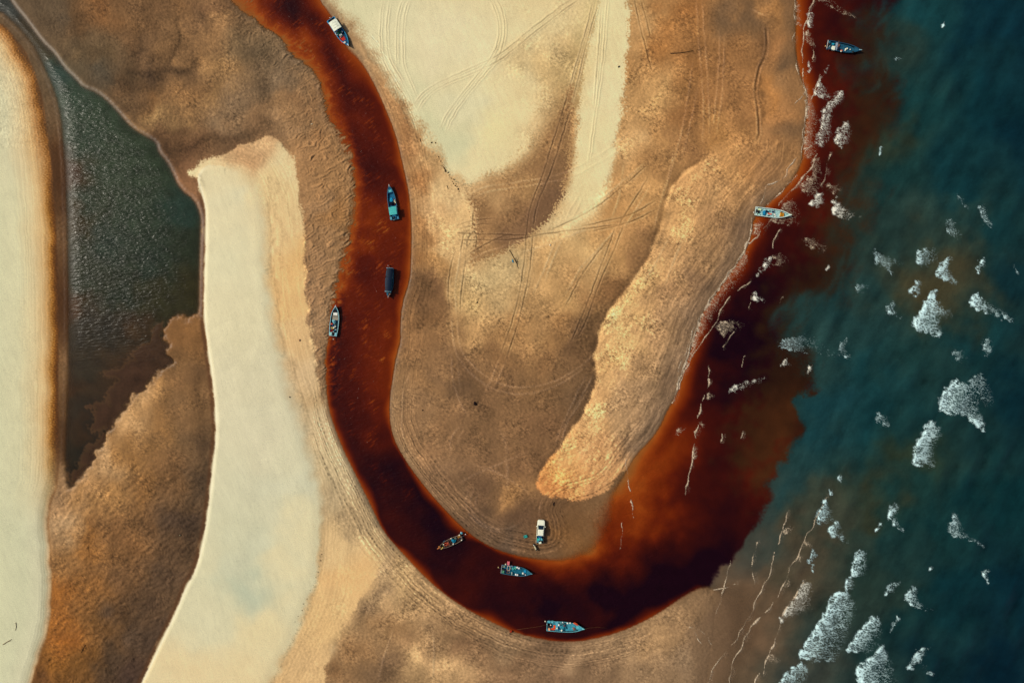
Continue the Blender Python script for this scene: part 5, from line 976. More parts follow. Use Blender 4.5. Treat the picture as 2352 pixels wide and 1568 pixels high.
    # --- loose gear (things of their own, lying in or on the boat)
    def put(s, kind, zx, zy, d, c, label, cat, z=None, rz=0.0, group=None, seed=1):
        x, y = s.loc(zx, zy)
        if z is None:
            z = s.floor + .004
            if x > 0.80*s.L*.965: z = s.sheer(x/s.L) - .0
        if z == 'rail': z = s.sheer(max(0, min(1, x/s.L))) + .045
        w_ = s.world(x, y, z); m = paint(c, 0.65, 0.3, 6.0); mb = MB(); nm = kind; sub = None
        if kind == 'float':
            r = d; mb.lathe((0, 0, 0), [(r*.25, 0), (r*.72, r*.12), (r*.97, r*.5), (r, r*.85), (r*.86, r*1.25), (r*.5, r*1.55), (r*.14, r*1.66)], 14); nm = "fishing_float"; m = paint(c, 0.45, 0.12, 8)
            o = mb.build(nm, m, None, True, w_, s.rz+rz)
            MB().tube([(0, 0, r*1.6), (0, 0, r*1.95), (r*.2, 0, r*2.05)], r*.13, 6).build("rope_eye", paint((120, 110, 90)), o)
        elif kind in ('crate', 'box'):
            if kind == 'crate':
                lx, ly, h_ = d; t_ = .03
                mb.box((0, 0, 0), (lx, ly, .03)); mb.box((lx/2-t_/2, 0, .031), (t_, ly, h_), 0); mb.box((-lx/2+t_/2, 0, .031), (t_, ly, h_), 0)
                mb.box((0, ly/2-t_/2, .032), (lx-2*t_-.004, t_, h_-.002)); mb.box((0, -ly/2+t_/2, .032), (lx-2*t_-.004, t_, h_-.002))
                nm = "fish_crate"; o = mb.build(nm, m, None, False, w_, s.rz+rz)
                MB().box((0, 0, .04), (lx-.10, ly-.10, h_*.72), 0, .02).build("crate_load", paint(tuple(int(v*.72) for v in c), .7, .4, 9), o)
                r_ = MB(); r_.tube([(lx/2, ly/2, h_), (-lx/2, ly/2, h_), (-lx/2, -ly/2, h_), (lx/2, -ly/2, h_), (lx/2, ly/2, h_)], .022, 6); r_.build("crate_rim", m, o)
            else:
                mb.box((0, 0, 0), (d[0], d[1], d[2]*.8), 0, .015); nm = "storage_box"; o = mb.build(nm, m, None, False, w_, s.rz+rz)
                MB().box((0, 0, d[2]*.8+.002), (d[0]+.03, d[1]+.03, d[2]*.2), 0, .025).build("lid", m, o)
        elif kind in ('net', 'tarp', 'sack', 'gear'):
            nm = {'net': 'net_heap', 'tarp': 'tarpaulin', 'sack': 'sack', 'gear': 'gear_heap'}[kind]
            mb.heap((0, 0, 0), d, 0, seed, .30 if kind != 'tarp' else .16, 20, 7)
            m = paint(c, 0.8, 0.55, 9.0, bump=0.6); o = mb.build(nm, m, None, kind != 'gear', w_, s.rz+rz)
        elif kind == 'board':
            mb.box((0, 0, 0), d, 0, .01)
            for k in (-1, 1): mb.box((k*d[0]*.3, 0, d[2]-.002), (.05, d[1]*.96, .025))
            nm = "wooden_board"; o = mb.build(nm, m, None, False, w_, s.rz+rz)
        elif kind == 'can':
            lx, ly, h_ = d; mb.box((0, 0, 0), (lx, ly, h_*.85), 0, .05); nm = "jerrycan"; o = mb.build(nm, m, None, False, w_, s.rz+rz)
            k_ = MB(); k_.lathe((lx*.28, 0, h_*.85), [(.04, 0), (.045, .05), (.03, .06)], 8); k_.build("cap", paint((60, 60, 60)), o)
            MB().tube([(-lx*.3, 0, h_*.83), (-lx*.2, 0, h_), (lx*.1, 0, h_), (lx*.15, 0, h_*.83)], .018, 6).build("handle", m, o)
        elif kind == 'rope':
            pts = []
            for k in range(60):
                a = k*.42; r = d*(1-.55*k/60); pts.append((r*math.cos(a), r*math.sin(a), .03+.002*k))
            mb.tube(pts, .03, 6); nm = "rope_coil"; o = mb.build(nm, m, None, True, w_, s.rz+rz)
        elif kind == 'frame':
            lx, ly, h_ = d
            for x2, y2, a2, b2 in ((lx/2, 0, .07, ly), (-lx/2, 0, .07, ly), (0, ly/2, lx+.07, .07), (0, -ly/2, lx+.07, .07)): mb.box((x2, y2, h_ + (.003 if a2 > b2 else 0)), (a2, b2, .07), 0, .01)
            for x2 in (-1, 1):
                for y2 in (-1, 1): mb.box((x2*lx/2, y2*ly/2, 0), (.06, .06, h_))
            nm = "timber_frame"; o = mb.build(nm, m, None, False, w_, s.rz+rz)
        elif kind == 'pole':
            mb.tube([(-d/2, 0, .03), (d/2, 0, .03)], .03, 6, .02); nm = "wooden_pole"; o = mb.build(nm, m, None, True, w_, s.rz+rz)
        tag(o, label, cat, group); return o

FL = "fishing floats lying on the boats"; CR = "crates and boxes on the boats"; NH = "nets and gear heaped in the boats"
# 1 -- blue boat with a white roof
b = Boat("bright blue boat with white flat roof and red deck, moored at the upper bank", (1150,40,9.8), (400,322), (1040,1290), 2.06, (8,40,70), (34,140,180), (20,70,100), fore=.80, bowpost=(225,228,220))
b.canopy(1.05, 3.35, 2.0, (232,236,205))
b.block("stern_box", 310, 445, .75, .34, .34, (30,140,180)); b.block("stern_box", 555, 325, .7, .34, .34, (24,96,140)); b.thwart(.50, (30,120,160)); b.motor(length=.35)
b.block("deck_mat", 790, 1010, 1.55, 1.25, .02, (196,42,26), z=b.floor+.025, ch=.0); b.block("foredeck_mat", 860, 1120, .5, .7, .02, (200,48,28), z=b.floor+.055, ch=0)
b.put('gear', 450, 385, (.8,.8,.4), (110,34,24), "dark red heap of gear in the stern of the white roofed blue boat", "gear", seed=3, group=NH)
b.put('crate', 690, 800, (.7,.8,.35), (28,120,84), "green crate just ahead of the white roof of the bright blue boat", "crate", group=CR)
b.put('gear', 650, 755, (.35,.9,.3), (130,60,44), "rusty gear wedged between the green crate and the white roof", "gear", seed=4, group=NH)
b.put('box', 740, 868, (.36,.6,.3), (208,212,200), "pale grey box between the green crate and the red deck", "box", group=CR)
b.put('sack', 765, 925, (.5,.75,.25), (150,140,132), "grey sack lying on the red deck of the bright blue boat", "sack", seed=5, group=NH)
b.put('float', 800, 775, .14, WHITE, "white float on the port side of the green crate, white roofed blue boat", "float", group=FL, z=.45)
b.put('float', 575, 822, .12, WHITE, "white float on the rail just ahead of the white roof's corner", "float", group=FL, z='rail')
b.put('float', 582, 872, .12, WHITE, "white float second along the starboard rail, white roofed blue boat", "float", group=FL, z='rail')
b.put('float', 620, 882, .13, WHITE, "white float nearest the red deck on the starboard side, white roofed blue boat", "float", group=FL, z=.45)
b.put('box', 900, 1170, (.35,.45,.22), (220,214,200), "pale box at the bow tip of the red deck, bright blue boat", "box", group=CR)
# 2 -- teal boat with turquoise roof
b = Boat("slim teal boat with a square turquoise roof near the stern, mid creek", (1360,650,9.22), (550,1292), (368,150), 1.92, (16,44,62), (48,98,120), (14,96,130), stern_f=1.0, bowpost=(205,196,180))
b.canopy(.95, 2.75, 1.72, (72,178,170), rise=.04)
b.block("stern_box", 430, 1255, .65, .42, .36, (86,158,172), z=.30); b.block("stern_box", 657, 1225, .65, .42, .36, (64,128,156), z=.30); b.motor(525, 1305, (232,226,190)); b.hatch(400, 345, .68, .72, (92,176,180)); b.thwart(.86, (90,140,150), .12)
b.put('net', 455, 760, (1.1,1.25,.45), (10,20,42), "dark navy net heap ahead of the turquoise roof", "net", seed=6, group=NH)
b.put('tarp', 440, 640, (1.0,1.0,.22), (20,140,180), "blue plastic sheet ahead of the navy net heap, turquoise roofed boat", "tarp", seed=7, group=NH)
b.put('gear', 530, 640, (.5,.4,.4), (150,44,34), "red gear against the rail beside the blue plastic sheet", "gear", seed=8, group=NH)
b.put('gear', 560, 765, (.6,.35,.4), (104,40,40), "dark red gear between the round floats and the turquoise roof", "gear", seed=9, group=NH)
b.put('float', 556, 698, .17, (236,232,178), "round cream float forward of its pair on the turquoise roofed boat", "float", z='rail', group=FL)
b.put('float', 580, 738, .16, (236,232,190), "round cream float nearer the turquoise roof, of the pair on that boat", "float", z='rail', group=FL)
b.put('float', 558, 645, .11, (222,214,200), "small white float on the red gear of the turquoise roofed boat", "float", z=.62, group=FL)
b.put('float', 595, 872, .12, (214,218,206), "white float hung on the rail at the turquoise roof's front corner", "float", z='rail', group=FL)
b.put('pole', 628, 1000, 1.5, (190,196,186), "pale pole lying along the rail beside the turquoise roof", "pole", z='rail')
# 3 -- long navy tarp roof
b = Boat("dark boat almost covered by a long navy tarpaulin roof, mid creek", (1360,930,9.8), (432,340), (365,1370), 1.86, (10,22,34), (40,84,100), (14,50,66), stern_f=.80, fore=.84, bowpost=(190,150,130))
x0, _ = b.loc(430, 352); 
b.canopy(.04, 2.12, 1.42, (9,26,44), z=1.5, y=b.loc(430, 500)[1], rise=.14); b.canopy(2.15, 5.35, 1.36, (9,28,48), z=1.42, y=b.loc(390, 900)[1], rise=.14)
b.canopy(-.02, .10, 1.42, (120,150,160), z=1.66, y=b.loc(430, 345)[1], rise=.10, name="roof_bar", posts=False); b.canopy(5.33, 5.46, 1.40, (120,160,166), z=1.58, y=b.loc(370, 1180)[1], rise=.10, name="roof_bar", posts=False)
b.motor(345, 240, (236,214,196)); b.thwart(.55, (48,100,112)); b.thwart(.68, (48,100,112)); b.thwart(.42, (44,90,104))
b.put('gear', 330, 215, (.3,.25,.2), (196,56,30), "red rag tied on the raised propeller of the navy roofed boat", "rag", z=.52, seed=10)
b.put('sack', 265, 635, (.5,.35,.25), (104,44,40), "dull red sack on the rail of the navy roofed boat", "sack", z='rail', seed=11, group=NH)
b.put('float', 300, 720, .14, (176,172,150), "grey float on the rail just below the dull red sack", "float", z='rail', group=FL)
b.put('sack', 420, 1250, (.35,.5,.3), (196,140,112), "peach sack on the bow of the navy roofed boat", "sack", seed=12, group=NH)
b.put('net', 355, 1250, (.6,.5,.3), (52,120,144), "blue net on the bow beside the peach sack", "net", seed=13, group=NH)
# 4 -- grey boat full of gear
b = Boat("grey blue boat crammed with crates and gear beside the rippled sandbank", (1150,1080,9.8), (475,1235), (585,172), 2.0, (18,40,54), (138,184,186), (24,56,70), fore=.86, stern_f=.88, bowpost=(210,190,180))
b.block("mid_deck", 560, 600, 1.1, 1.35, .10, (150,140,120), z=.34); b.thwart(.89, (130,170,176), .1); b.thwart(.66, (120,110,100), .2)
b.block("stern_box", 398, 1165, .75, .55, .40, (150,196,190), z=.30); b.block("stern_box", 575, 1185, .75, .55, .40, (130,184,190), z=.30); b.motor(487, 1352, (236,226,196))
b.put('box', 565, 470, (.58,.95,.40), (236,238,214), "white box in the bow of the grey boat by the rippled bank", "box", group=CR)
b.put('net', 512, 740, (.85,1.05,.45), (128,188,196), "pale blue net heap amidships in the gear filled grey boat", "net", seed=14, group=NH)
b.put('can', 430, 818, (.42,.45,.4), (196,76,56), "red jerrycan beside the pale blue net heap", "jerrycan", group=CR)
b.put('sack', 480, 880, (.5,.65,.35), (26,84,132), "blue sack just behind the pale blue net heap", "sack", seed=15, group=NH)
b.put('sack', 545, 858, (.35,.45,.3), (130,140,120), "olive grey sack beside the blue sack", "sack", seed=16, group=NH)
b.put('crate', 458, 962, (.40,.70,.3), (236,200,120), "yellow crate across the stern half of the grey boat", "crate", group=CR)
b.put('float', 520, 945, .2, (240,238,206), "big cream float beside the yellow crate", "float", z=.45, group=FL)
b.put('float', 560, 910, .17, WHITE, "white float forward of the big cream float", "float", z=.45, group=FL)
b.put('tarp', 430, 1060, (.6,.95,.35), (132,30,20), "dark red tarpaulin near the stern of the gear filled grey boat", "tarp", seed=17, rz=.5, group=NH)
b.put('sack', 388, 1000, (.35,.4,.3), (70,150,176), "light blue sack left of the dark red tarpaulin", "sack", seed=18, group=NH)
b.put('sack', 548, 1035, (.55,.4,.35), (60,150,180), "bright blue sack right of the dark red tarpaulin", "sack", seed=19, group=NH)
b.put('float', 592, 1020, .14, (200,206,190), "pale float at the rail beside the bright blue sack", "float", z='rail', group=FL)
b.put('float', 492, 1090, .17, (190,196,190), "grey float just behind the dark red tarpaulin", "float", z=.45, group=FL)
b.put('gear', 500, 1165, (.55,.4,.4), (206,110,76), "orange gear between the two stern boxes of the grey boat", "gear", seed=20, group=NH)
b.put('pole', 578, 382, 1.0, (126,86,92), "mauve pole laid across the bow of the gear filled grey boat", "pole", z=.5, rz=1.55)
# 5 -- dark blue boat on the plume
b = Boat("dark blue boat floating on the outer edge of the brown plume", (2940,130,13.835), (385,468), (2045,790), 2.05, (6,24,40), (22,66,88), (30,82,104), fore=.82, stern_f=.95, bowpost=(150,186,190))
b.block("transom_bar", 395, 470, .14, 1.95, .12, (206,186,168), z=.55); b.thwart(.295, (138,150,160), .52); b.motor(305, 550, (232,178,112)); b.block("stern_box", 495, 345, .55, .38, .3, (50,116,136)); b.block("stern_box", 415, 660, .45, .38, .3, (90,120,136))
b.put('tarp', 710, 440, (.62,.38,.35), (46,184,208), "cyan tarpaulin in the stern of the dark blue boat", "tarp", seed=21, group=NH)
b.put('box', 695, 655, (.66,.88,.42), (232,236,204), "white box in the stern of the dark blue boat", "box", group=CR)
b.put('can', 545, 525, (.42,.2,.3), (190,206,200), "pale jerrycan beside the cyan tarpaulin", "jerrycan", group=CR, rz=.7)
b.put('gear', 520, 690, (.4,.5,.3), (128,40,36), "dark red gear behind the white box", "gear", seed=22, group=NH)
b.put('gear', 985, 510, (.55,.8,.35), (124,84,74), "brown gear and rope ahead of the grey thwart", "gear", seed=23, group=NH)
b.put('net', 965, 680, (.75,.8,.4), (10,22,44), "black net heap amidships in the dark blue boat", "net", seed=24, group=NH)
b.put('sack', 1120, 770, (.5,.45,.35), (206,86,44), "orange sack ahead of the black net heap", "sack", seed=25, group=NH)
b.put('float', 1070, 822, .16, (240,228,196), "cream float beside the orange sack", "float", z=.5, group=FL)
b.put('float', 1395, 665, .2, (240,238,200), "cream float at the front of the cluster of three on the dark blue boat", "float", z=.24, group=FL)
b.put('float', 1325, 695, .2, (236,234,200), "cream float in the middle of the cluster of three on the dark blue boat", "float", z=.24, group=FL)
b.put('float', 1300, 750, .15, (240,240,210), "small cream float at the back of the cluster of three on the dark blue boat", "float", z=.24, group=FL)
b.put('float', 1550, 705, .14, WHITE, "lone white float between the cluster of three and the bow", "float", z=.24, group=FL)
b.put('gear', 1640, 860, (.6,.45,.28), (40,52,58), "dark gear on the starboard bow of the dark blue boat", "gear", seed=26, group=NH)
b.put('pole', 955, 390, 1.1, (126,92,66), "brown pole sticking out over the port rail of the dark blue boat", "pole", z='rail', rz=1.7)
# 6 -- pale mint boat aground
b = Boat("pale mint boat lying across the shoreline at the edge of the surf", (2680,720,13.07), (400,520), (2060,725), 1.98, (110,150,150), (200,214,200), (164,204,198), stern_f=.97, fore=.93, bowpost=(204,224,200), z0=.06, rim=.15)
b.thwart(.10, (60,54,50), .4, "dark_floor"); b.thwart(.76, (128,58,22), .14); b.thwart(.53, (150,180,168), .12); b.motor(325, 585, (240,236,214)); b.block("stern_box", 470, 400, .5, .42, .34, (190,212,196)); b.block("stern_box", 440, 665, .5, .42, .34, (180,206,190))
b.put('box', 608, 450, (.66,.42,.36), (214,228,178), "pale yellow box in the stern of the mint boat", "box", group=CR)
b.put('box', 573, 690, (.45,.4,.34), (150,206,186), "mint box opposite the pale yellow box", "box", group=CR)
b.put('tarp', 835, 590, (.8,1.0,.42), (22,128,168), "large blue tarpaulin in the pale mint boat", "tarp", seed=27, group=NH)
b.put('tarp', 810, 720, (.75,.45,.36), (26,116,150), "smaller blue tarpaulin against the rail, beside the large one", "tarp", seed=28, group=NH)
b.put('board', 1080, 650, (.95,.32,.06), (222,110,88), "salmon pink board lying amidships in the mint boat", "board", z=.42)
b.put('net', 960, 540, (.75,.6,.35), (22,40,66), "navy net heap ahead of the large blue tarpaulin", "net", seed=29, group=NH)
b.put('net', 1060, 770, (.8,.5,.3), (24,26,40), "black net heap beside the salmon board", "net", seed=30, group=NH)
b.put('sack', 1030, 500, (.55,.3,.35), (150,206,196), "pale green sack on the navy net heap", "sack", seed=31, z=.4, group=NH)
b.put('can', 1235, 555, (.45,.36,.4), (24,44,84), "navy drum on the mint deck near the port rail", "drum", group=CR)
b.put('float', 1300, 645, .13, WHITE, "white float farthest from the bow on the mint boat's deck", "float", z=.24, group=FL)
b.put('float', 1340, 685, .15, (234,238,216), "white float in the middle of the four on the mint deck", "float", z=.24, group=FL)
b.put('float', 1295, 712, .13, WHITE, "white float closest to the starboard black net, mint boat", "float", z=.24, group=FL)
b.put('float', 1352, 765, .15, WHITE, "white float nearest the starboard rail on the mint deck", "float", z=.24, group=FL)
b.put('float', 1545, 718, .11, WHITE, "white float just behind the orange crate", "float", z=.24, group=FL)
b.put('crate', 1650, 690, (.75,.80,.36), (240,160,34), "orange crate in the bow of the mint boat", "crate", group=CR)
b.put('gear', 1590, 810, (.6,.4,.3), (112,34,20), "rust red gear beside the orange crate", "gear", seed=32, group=NH)
b.put('gear', 1630, 595, (.7,.25,.3), (104,44,20), "brown gear on the port side of the orange crate", "gear", seed=33, group=NH)
# 7 -- small wooden boat
b = Boat("small brown wooden boat with an orange bow, near the truck's bank", (1560,1890,17.42), (1735,635), (235,1312), 1.62, (38,22,16), (126,104,88), (52,34,28), fore=.86, stern_f=.78, bowpost=(226,124,60), rim=.10)
b.block("bow_plank", 520, 1295, .75, .12, .07, (228,196,104), z=.80, rz=.45); b.thwart(.78, (150,132,110), .1); b.thwart(.56, (120,80,64), .12); b.motor(1965, 455, (244,244,240)); b.hatch(350, 1225, .4, .42, (214,130,40))
b.put('rope', 745, 1085, .42, (206,92,62), "orange red coil of rope in the bow of the wooden boat", "rope")
b.put('gear', 890, 1050, (.6,.75,.3), (176,78,54), "red brown gear beside the coil of rope", "gear", seed=34, group=NH)
b.put('net', 1230, 880, (1.05,1.0,.42), (16,124,150), "blue net heap in the middle of the wooden boat", "net", seed=35, group=NH)
b.put('gear', 1000, 790, (.6,.55,.3), (110,82,72), "brown gear ahead of the blue net heap", "gear", seed=36, group=NH)
b.put('gear', 1350, 720, (.65,.5,.3), (120,128,112), "grey gear behind the blue net heap", "gear", seed=37, group=NH)
b.put('crate', 1560, 590, (.65,.6,.32), (214,152,66), "amber crate in the stern of the wooden boat", "crate", group=CR)
b.put('tarp', 1730, 370, (.62,.5,.4), (96,196,206), "pale turquoise bag hung off the stern of the wooden boat", "bag", z=.5, seed=38)
b.put('float', 1700, 305, .13, (214,240,236), "white float on the pale turquoise bag", "float", z=.82, group=FL)
b.put('float', 1080, 700, .16, (240,232,206), "cream float on the upper rail of the wooden boat", "float", z='rail', group=FL)
b.put('float', 1215, 1045, .16, WHITE, "white float on the lower rail of the wooden boat", "float", z='rail', group=FL)
b.put('float', 600, 1070, .15, (244,230,190), "cream float beside the coil of rope in the bow", "float", z=.6, group=FL)
b.put('float', 1595, 490, .17, (236,222,196), "cream float on the amber crate", "float", z=.6, group=FL)
b.put('float', 1690, 655, .16, (232,206,190), "pinkish float behind the amber crate", "float", z=.6, group=FL)
b.put('float', 1735, 795, .17, (230,222,196), "cream float at the stern corner of the wooden boat", "float", z='rail', group=FL)
b.put('sack', 640, 905, (.5,.35,.25), (14,66,92), "dark blue sack by the rail near the bow of the wooden boat", "sack", seed=39, group=NH)
# 8 -- navy boat with a pink board
b = Boat("navy boat with pairs of white floats and a pink board over its side", (1770,1990,14.7), (468,738), (2080,958), 2.12, (8,18,32), (44,98,116), (20,98,120), fore=.84, stern_f=.92, bowpost=(80,130,140))
b.block("transom_bar", 470, 735, .10, 1.95, .10, (180,176,180), z=.56); b.thwart(.87, (44,110,124), .1); b.motor(300, 650, (246,206,140)); b.hatch(1700, 860, .52, .68, (30,140,178))
b.put('board', 830, 425, (.56,.86,.06), (222,110,116), "pink board sticking out over the side of the navy boat", "board", z=.63)
b.put('frame', 840, 675, (.60,.95,.45), (236,196,160), "cream timber frame standing in the stern half of the navy boat", "frame")
b.put('frame', 825, 900, (.55,.5,.3), (140,96,74), "low brown timber frame beside the cream one", "frame")
b.put('crate', 548, 870, (.5,.62,.34), (124,206,160), "mint crate in the stern corner of the navy boat", "crate", group=CR)
b.put('crate', 600, 595, (.5,.45,.34), (170,190,160), "grey green crate opposite the mint crate", "crate", group=CR)
b.put('can', 685, 505, (.25,.36,.4), (226,222,180), "cream jerrycan near the pink board", "jerrycan", group=CR)
b.put('sack', 695, 850, (.55,.8,.35), (18,44,86), "dark blue sack behind the low brown frame", "sack", seed=40, group=NH)
b.put('sack', 1085, 745, (.36,.85,.35), (84,200,190), "turquoise sack standing across the middle of the navy boat", "sack", seed=41, group=NH)
b.put('sack', 1220, 650, (.5,.36,.3), (120,206,180), "mint sack next to the upper pair of floats", "sack", seed=42, rz=.6, group=NH)
b.put('sack', 1200, 735, (.5,.36,.3), (110,206,180), "mint sack below the first mint sack", "sack", seed=43, rz=-.6, group=NH)
b.put('net', 985, 740, (.5,.35,.3), (140,146,140), "small grey net left of the turquoise sack", "net", seed=44, group=NH)
b.put('float', 1305, 640, .22, (238,242,222), "white float on the upper rail, nearer the stern of its pair, navy boat", "float", z='rail', group=FL)
b.put('float', 1398, 680, .22, (238,242,222), "white float on the upper rail, nearer the bow of its pair, navy boat", "float", z='rail', group=FL)
b.put('float', 1225, 1012, .22, (238,242,222), "white float on the lower rail, nearer the stern of its pair, navy boat", "float", z='rail', group=FL)
b.put('float', 1313, 1032, .22, (238,242,222), "white float on the lower rail, nearer the bow of its pair, navy boat", "float", z='rail', group=FL)
b.put('float', 1610, 955, .26, (222,220,200), "biggest float, grey white, behind the blue hatch of the navy boat", "float", z=.5, group=FL)
b.put('float', 1015, 935, .17, (170,176,164), "grey float just right of the low brown frame", "float", z=.45, group=FL)
b.put('float', 1018, 1005, .14, (160,164,146), "small grey float on the lower rail near the low brown frame", "float", z='rail', group=FL)
b.put('float', 1027, 570, .14, (150,140,150), "mauve grey float on the upper rail near the cream frame", "float", z='rail', group=FL)
b.put('float', 1730, 1020, .14, (226,210,206), "pinkish float on the lower rail near the bow of the navy boat", "float", z='rail', group=FL)
# 9 -- teal boat with orange mats
b = Boat("long teal boat with bright orange mats at stern and bow, lowest in the creek", (1930,2200,12.38), (430,540), (2085,645), 2.3, (12,44,58), (96,164,170), (64,150,166), fore=.87, stern_f=.95, bowpost=(130,208,206))
b.block("stern_box", 525, 362, .55, .46, .36, (74,168,190)); b.block("stern_box", 668, 368, .45, .46, .36, (100,184,190)); b.block("stern_box", 445, 700, .28, .5, .36, (70,130,156)); b.block("cross_deck", 875, 540, .58, 2.0, .16, (86,160,176), z=.36); b.motor(430, 465, (240,226,200)); b.hatch(1795, 600, .66, .62, (92,186,194))
b.block("stern_well", 560, 540, .95, .95, .03, (8,8,14), z=b.floor+.025, ch=0)
b.put('board', 760, 625, (.48,1.05,.05), (234,86,24), "orange mat across the stern of the long teal boat", "mat", z=.30)
b.put('board', 690, 690, (.72,.42,.05), (222,70,20), "red orange mat along the stern rail, beside the crosswise one", "mat", z=.36)
b.put('box', 530, 690, (.46,.5,.36), (236,164,116), "peach box in the stern corner of the long teal boat", "box", group=CR)
b.put('net', 1130, 450, (1.3,1.05,.42), (70,116,120), "grey teal net heap on the upper side of the long teal boat", "net", seed=45, group=NH)
b.put('net', 1190, 640, (1.35,.75,.42), (40,124,138), "ribbed dark teal net heap on the lower side of the long teal boat", "net", seed=46, group=NH)
b.put('tarp', 1720, 450, (1.35,.5,.16), (214,84,44), "orange red tarpaulin along the upper side of the bow", "tarp", seed=47, rz=-.38, group=NH)
b.put('gear', 1640, 690, (.8,.6,.25), (150,104,88), "brown gear along the lower side of the bow, long teal boat", "gear", seed=48, group=NH)
b.put('gear', 1205, 530, (.42,.3,.3), (140,44,38), "dark red gear between the two net heaps", "gear", seed=49, z=.45, group=NH)
b.put('sack', 965, 685, (.45,.5,.35), (30,92,140), "blue sack ahead of the cross deck of the long teal boat", "sack", seed=50, group=NH)
b.put('float', 1342, 402, .22, (240,240,214), "largest white float of three on the upper rail, long teal boat", "float", z='rail', group=FL)
b.put('float', 1405, 412, .13, (190,224,206), "smallest, mint float of three on the upper rail, long teal boat", "float", z='rail', group=FL)
b.put('float', 1462, 396, .18, (240,240,214), "white float nearest the bow of three on the upper rail, long teal boat", "float", z='rail', group=FL)
b.put('float', 1132, 376, .14, (230,240,230), "white float above the grey teal net heap", "float", z='rail', group=FL)
b.put('float', 960, 490, .22, (234,240,220), "white float at the front edge of the cross deck", "float", z=.54, group=FL)
b.put('float', 884, 630, .18, (232,236,196), "cream float on the cross deck of the long teal boat", "float", z=.54, group=FL)
b.put('float', 1082, 722, .22, (240,240,206), "cream float on the lower rail of the long teal boat", "float", z='rail', group=FL)
b.put('float', 600, 510, .16, (236,226,206), "cream float beside the dark stern well", "float", z=.4, group=FL)
b.put('float', 355, 345, .16, (240,214,186), "peach float trailing off the stern of the long teal boat", "float", z=.35, group=FL)
b.put('float', 930, 800, .12, (120,100,84), "brown float hanging outside the lower rail", "float", z=.25, group=FL)

# mooring ropes that show on the water
def rope(b, pts, label):
    P = [b.world(*q) for q in pts]; o_ = P[0]
    tag(MB().tube([(p[0]-o_[0], p[1]-o_[1], p[2]-o_[2]) for p in P], .03, 6).build("mooring_rope", paint((96, 60, 36), .9), None, True, o_), label, "rope")
rope(b, [(b.L, 0, 1.0), (b.L+1.2, .15, .5), (b.L+3.0, .25, .12), (b.L+5.2, .2, .06)], "thin rope running forward from the bow of the long teal boat")
rope(b, [(-.1, .3, .55), (-1.5, -.3, .25), (-4.0, -.9, .08), (-6.8, -1.5, .06)], "thin rope trailing from the stern of the long teal boat toward the south bank")
# ------------------------------------------------------------------ pickup truck
ZT = (1870, 1840, 10.45)
def place(zx, zy, zone, z=None):
    p = nat(zx, zy, zone); g = ground_z(*p); return (wx(p[0]), wy(p[1]), (g if z is None else z))
ra = place(712, 1105, ZT); fb = place(775, 238, ZT)
ang = math.atan2(fb[1]-ra[1], fb[0]-ra[0]); TL = math.hypot(fb[0]-ra[0], fb[1]-ra[1])
tr = empty("pickup_truck", (ra[0], ra[1], ra[2]), ang); tag(tr, "white double cab pickup truck parked on wet brown sand by the water", "truck")
WH = paint((234,238,204), 0.30, 0.06, 2.0); GL = paint((16,34,48), 0.08, 0.1, 2.0, spec=0.6); BK = paint((22,22,24), 0.7, 0.3, 6.0); CHR = paint((150,154,150), 0.3)
W2 = .86
def plan(x):                                  # half width of the body along its length (0 = tail)
    return W2*float(np.interp(x/TL, [0, .02, .5, .8, .92, .97, .99, 1.0], [.95, .98, 1, 1, .97, .90, .78, .58]))
bd = MB(); xs = [TL*t for t in (0, .02, .1, .2, .34, .345, .5, .62, .76, .765, .85, .92, .965, .985, 1.0)]
top = lambda x: float(np.interp(x/TL, [0, .34, .345, .76, .82, .93, .985, 1], [.98, .98, .98, .99, 1.02, .95, .86, .70]))
rows = []
for x in xs:
    w_ = plan(x); t_ = top(x); rows.append([(x, w_*.94, .36), (x, w_, .55), (x, w_, t_-.14), (x, w_*.95, t_), (x, w_*.5, t_+.035), (x, -w_*.5, t_+.035), (x, -w_*.95, t_), (x, -w_, t_-.14), (x, -w_, .55), (x, -w_*.94, .36)])
m_ = 10
i_cab = 5                                     # the open load bay lies behind this ring
F = []
for i in range(len(xs)-1):
    for k in range(m_-1):
        if i < i_cab and k in (3, 4, 5): continue
        F.append((i*m_+k, i*m_+k+1, (i+1)*m_+k+1, (i+1)*m_+k))
    F.append((i*m_+m_-1, i*m_, (i+1)*m_, (i+1)*m_+m_-1))
F.append(tuple(range(m_-1, -1, -1))[:0] or (0, 1, 2, 7, 8, 9)); F.append(tuple((len(xs)-1)*m_+k for k in range(m_)))
bd.add([p for r in rows for p in r], F)
bd.box((TL*.345-.03, 0, .5), (.05, 1.58, .5))
bd.build("body", WH, tr)
lb = MB(); lb.box((TL*.17, 0, .56), (TL*.33, 1.60, .04))
for sg in (1, -1):
    lb.box((TL*.17, sg*.79, .60), (TL*.33, .03, .34)); lb.box((TL*.22, sg*.68, .60), (.75, .2, .18), 0, .05)
lb.build("load_bay", BK, tr)
tg = MB().box((.02, 0, .55), (.06, 1.55, .40), 0, .01).build("tailgate", paint((60,60,58), .5), tr)
cab = MB(); xb0, xb1, xt0, xt1 = TL*.345, TL*.785, TL*.375, TL*.625; yb, yt, zb, zt = .80, .64, .99, 1.66
P = [(xb0, yb, zb), (xb1, yb, zb), (xb1, -yb, zb), (xb0, -yb, zb), (xt0, yt, zt), (xt1, yt, zt), (xt1, -yt, zt), (xt0, -yt, zt), (xt0+.12, yt-.12, zt+.05), (xt1-.15, yt-.12, zt+.05), (xt1-.15, -yt+.12, zt+.05), (xt0+.12, -yt+.12, zt+.05)]
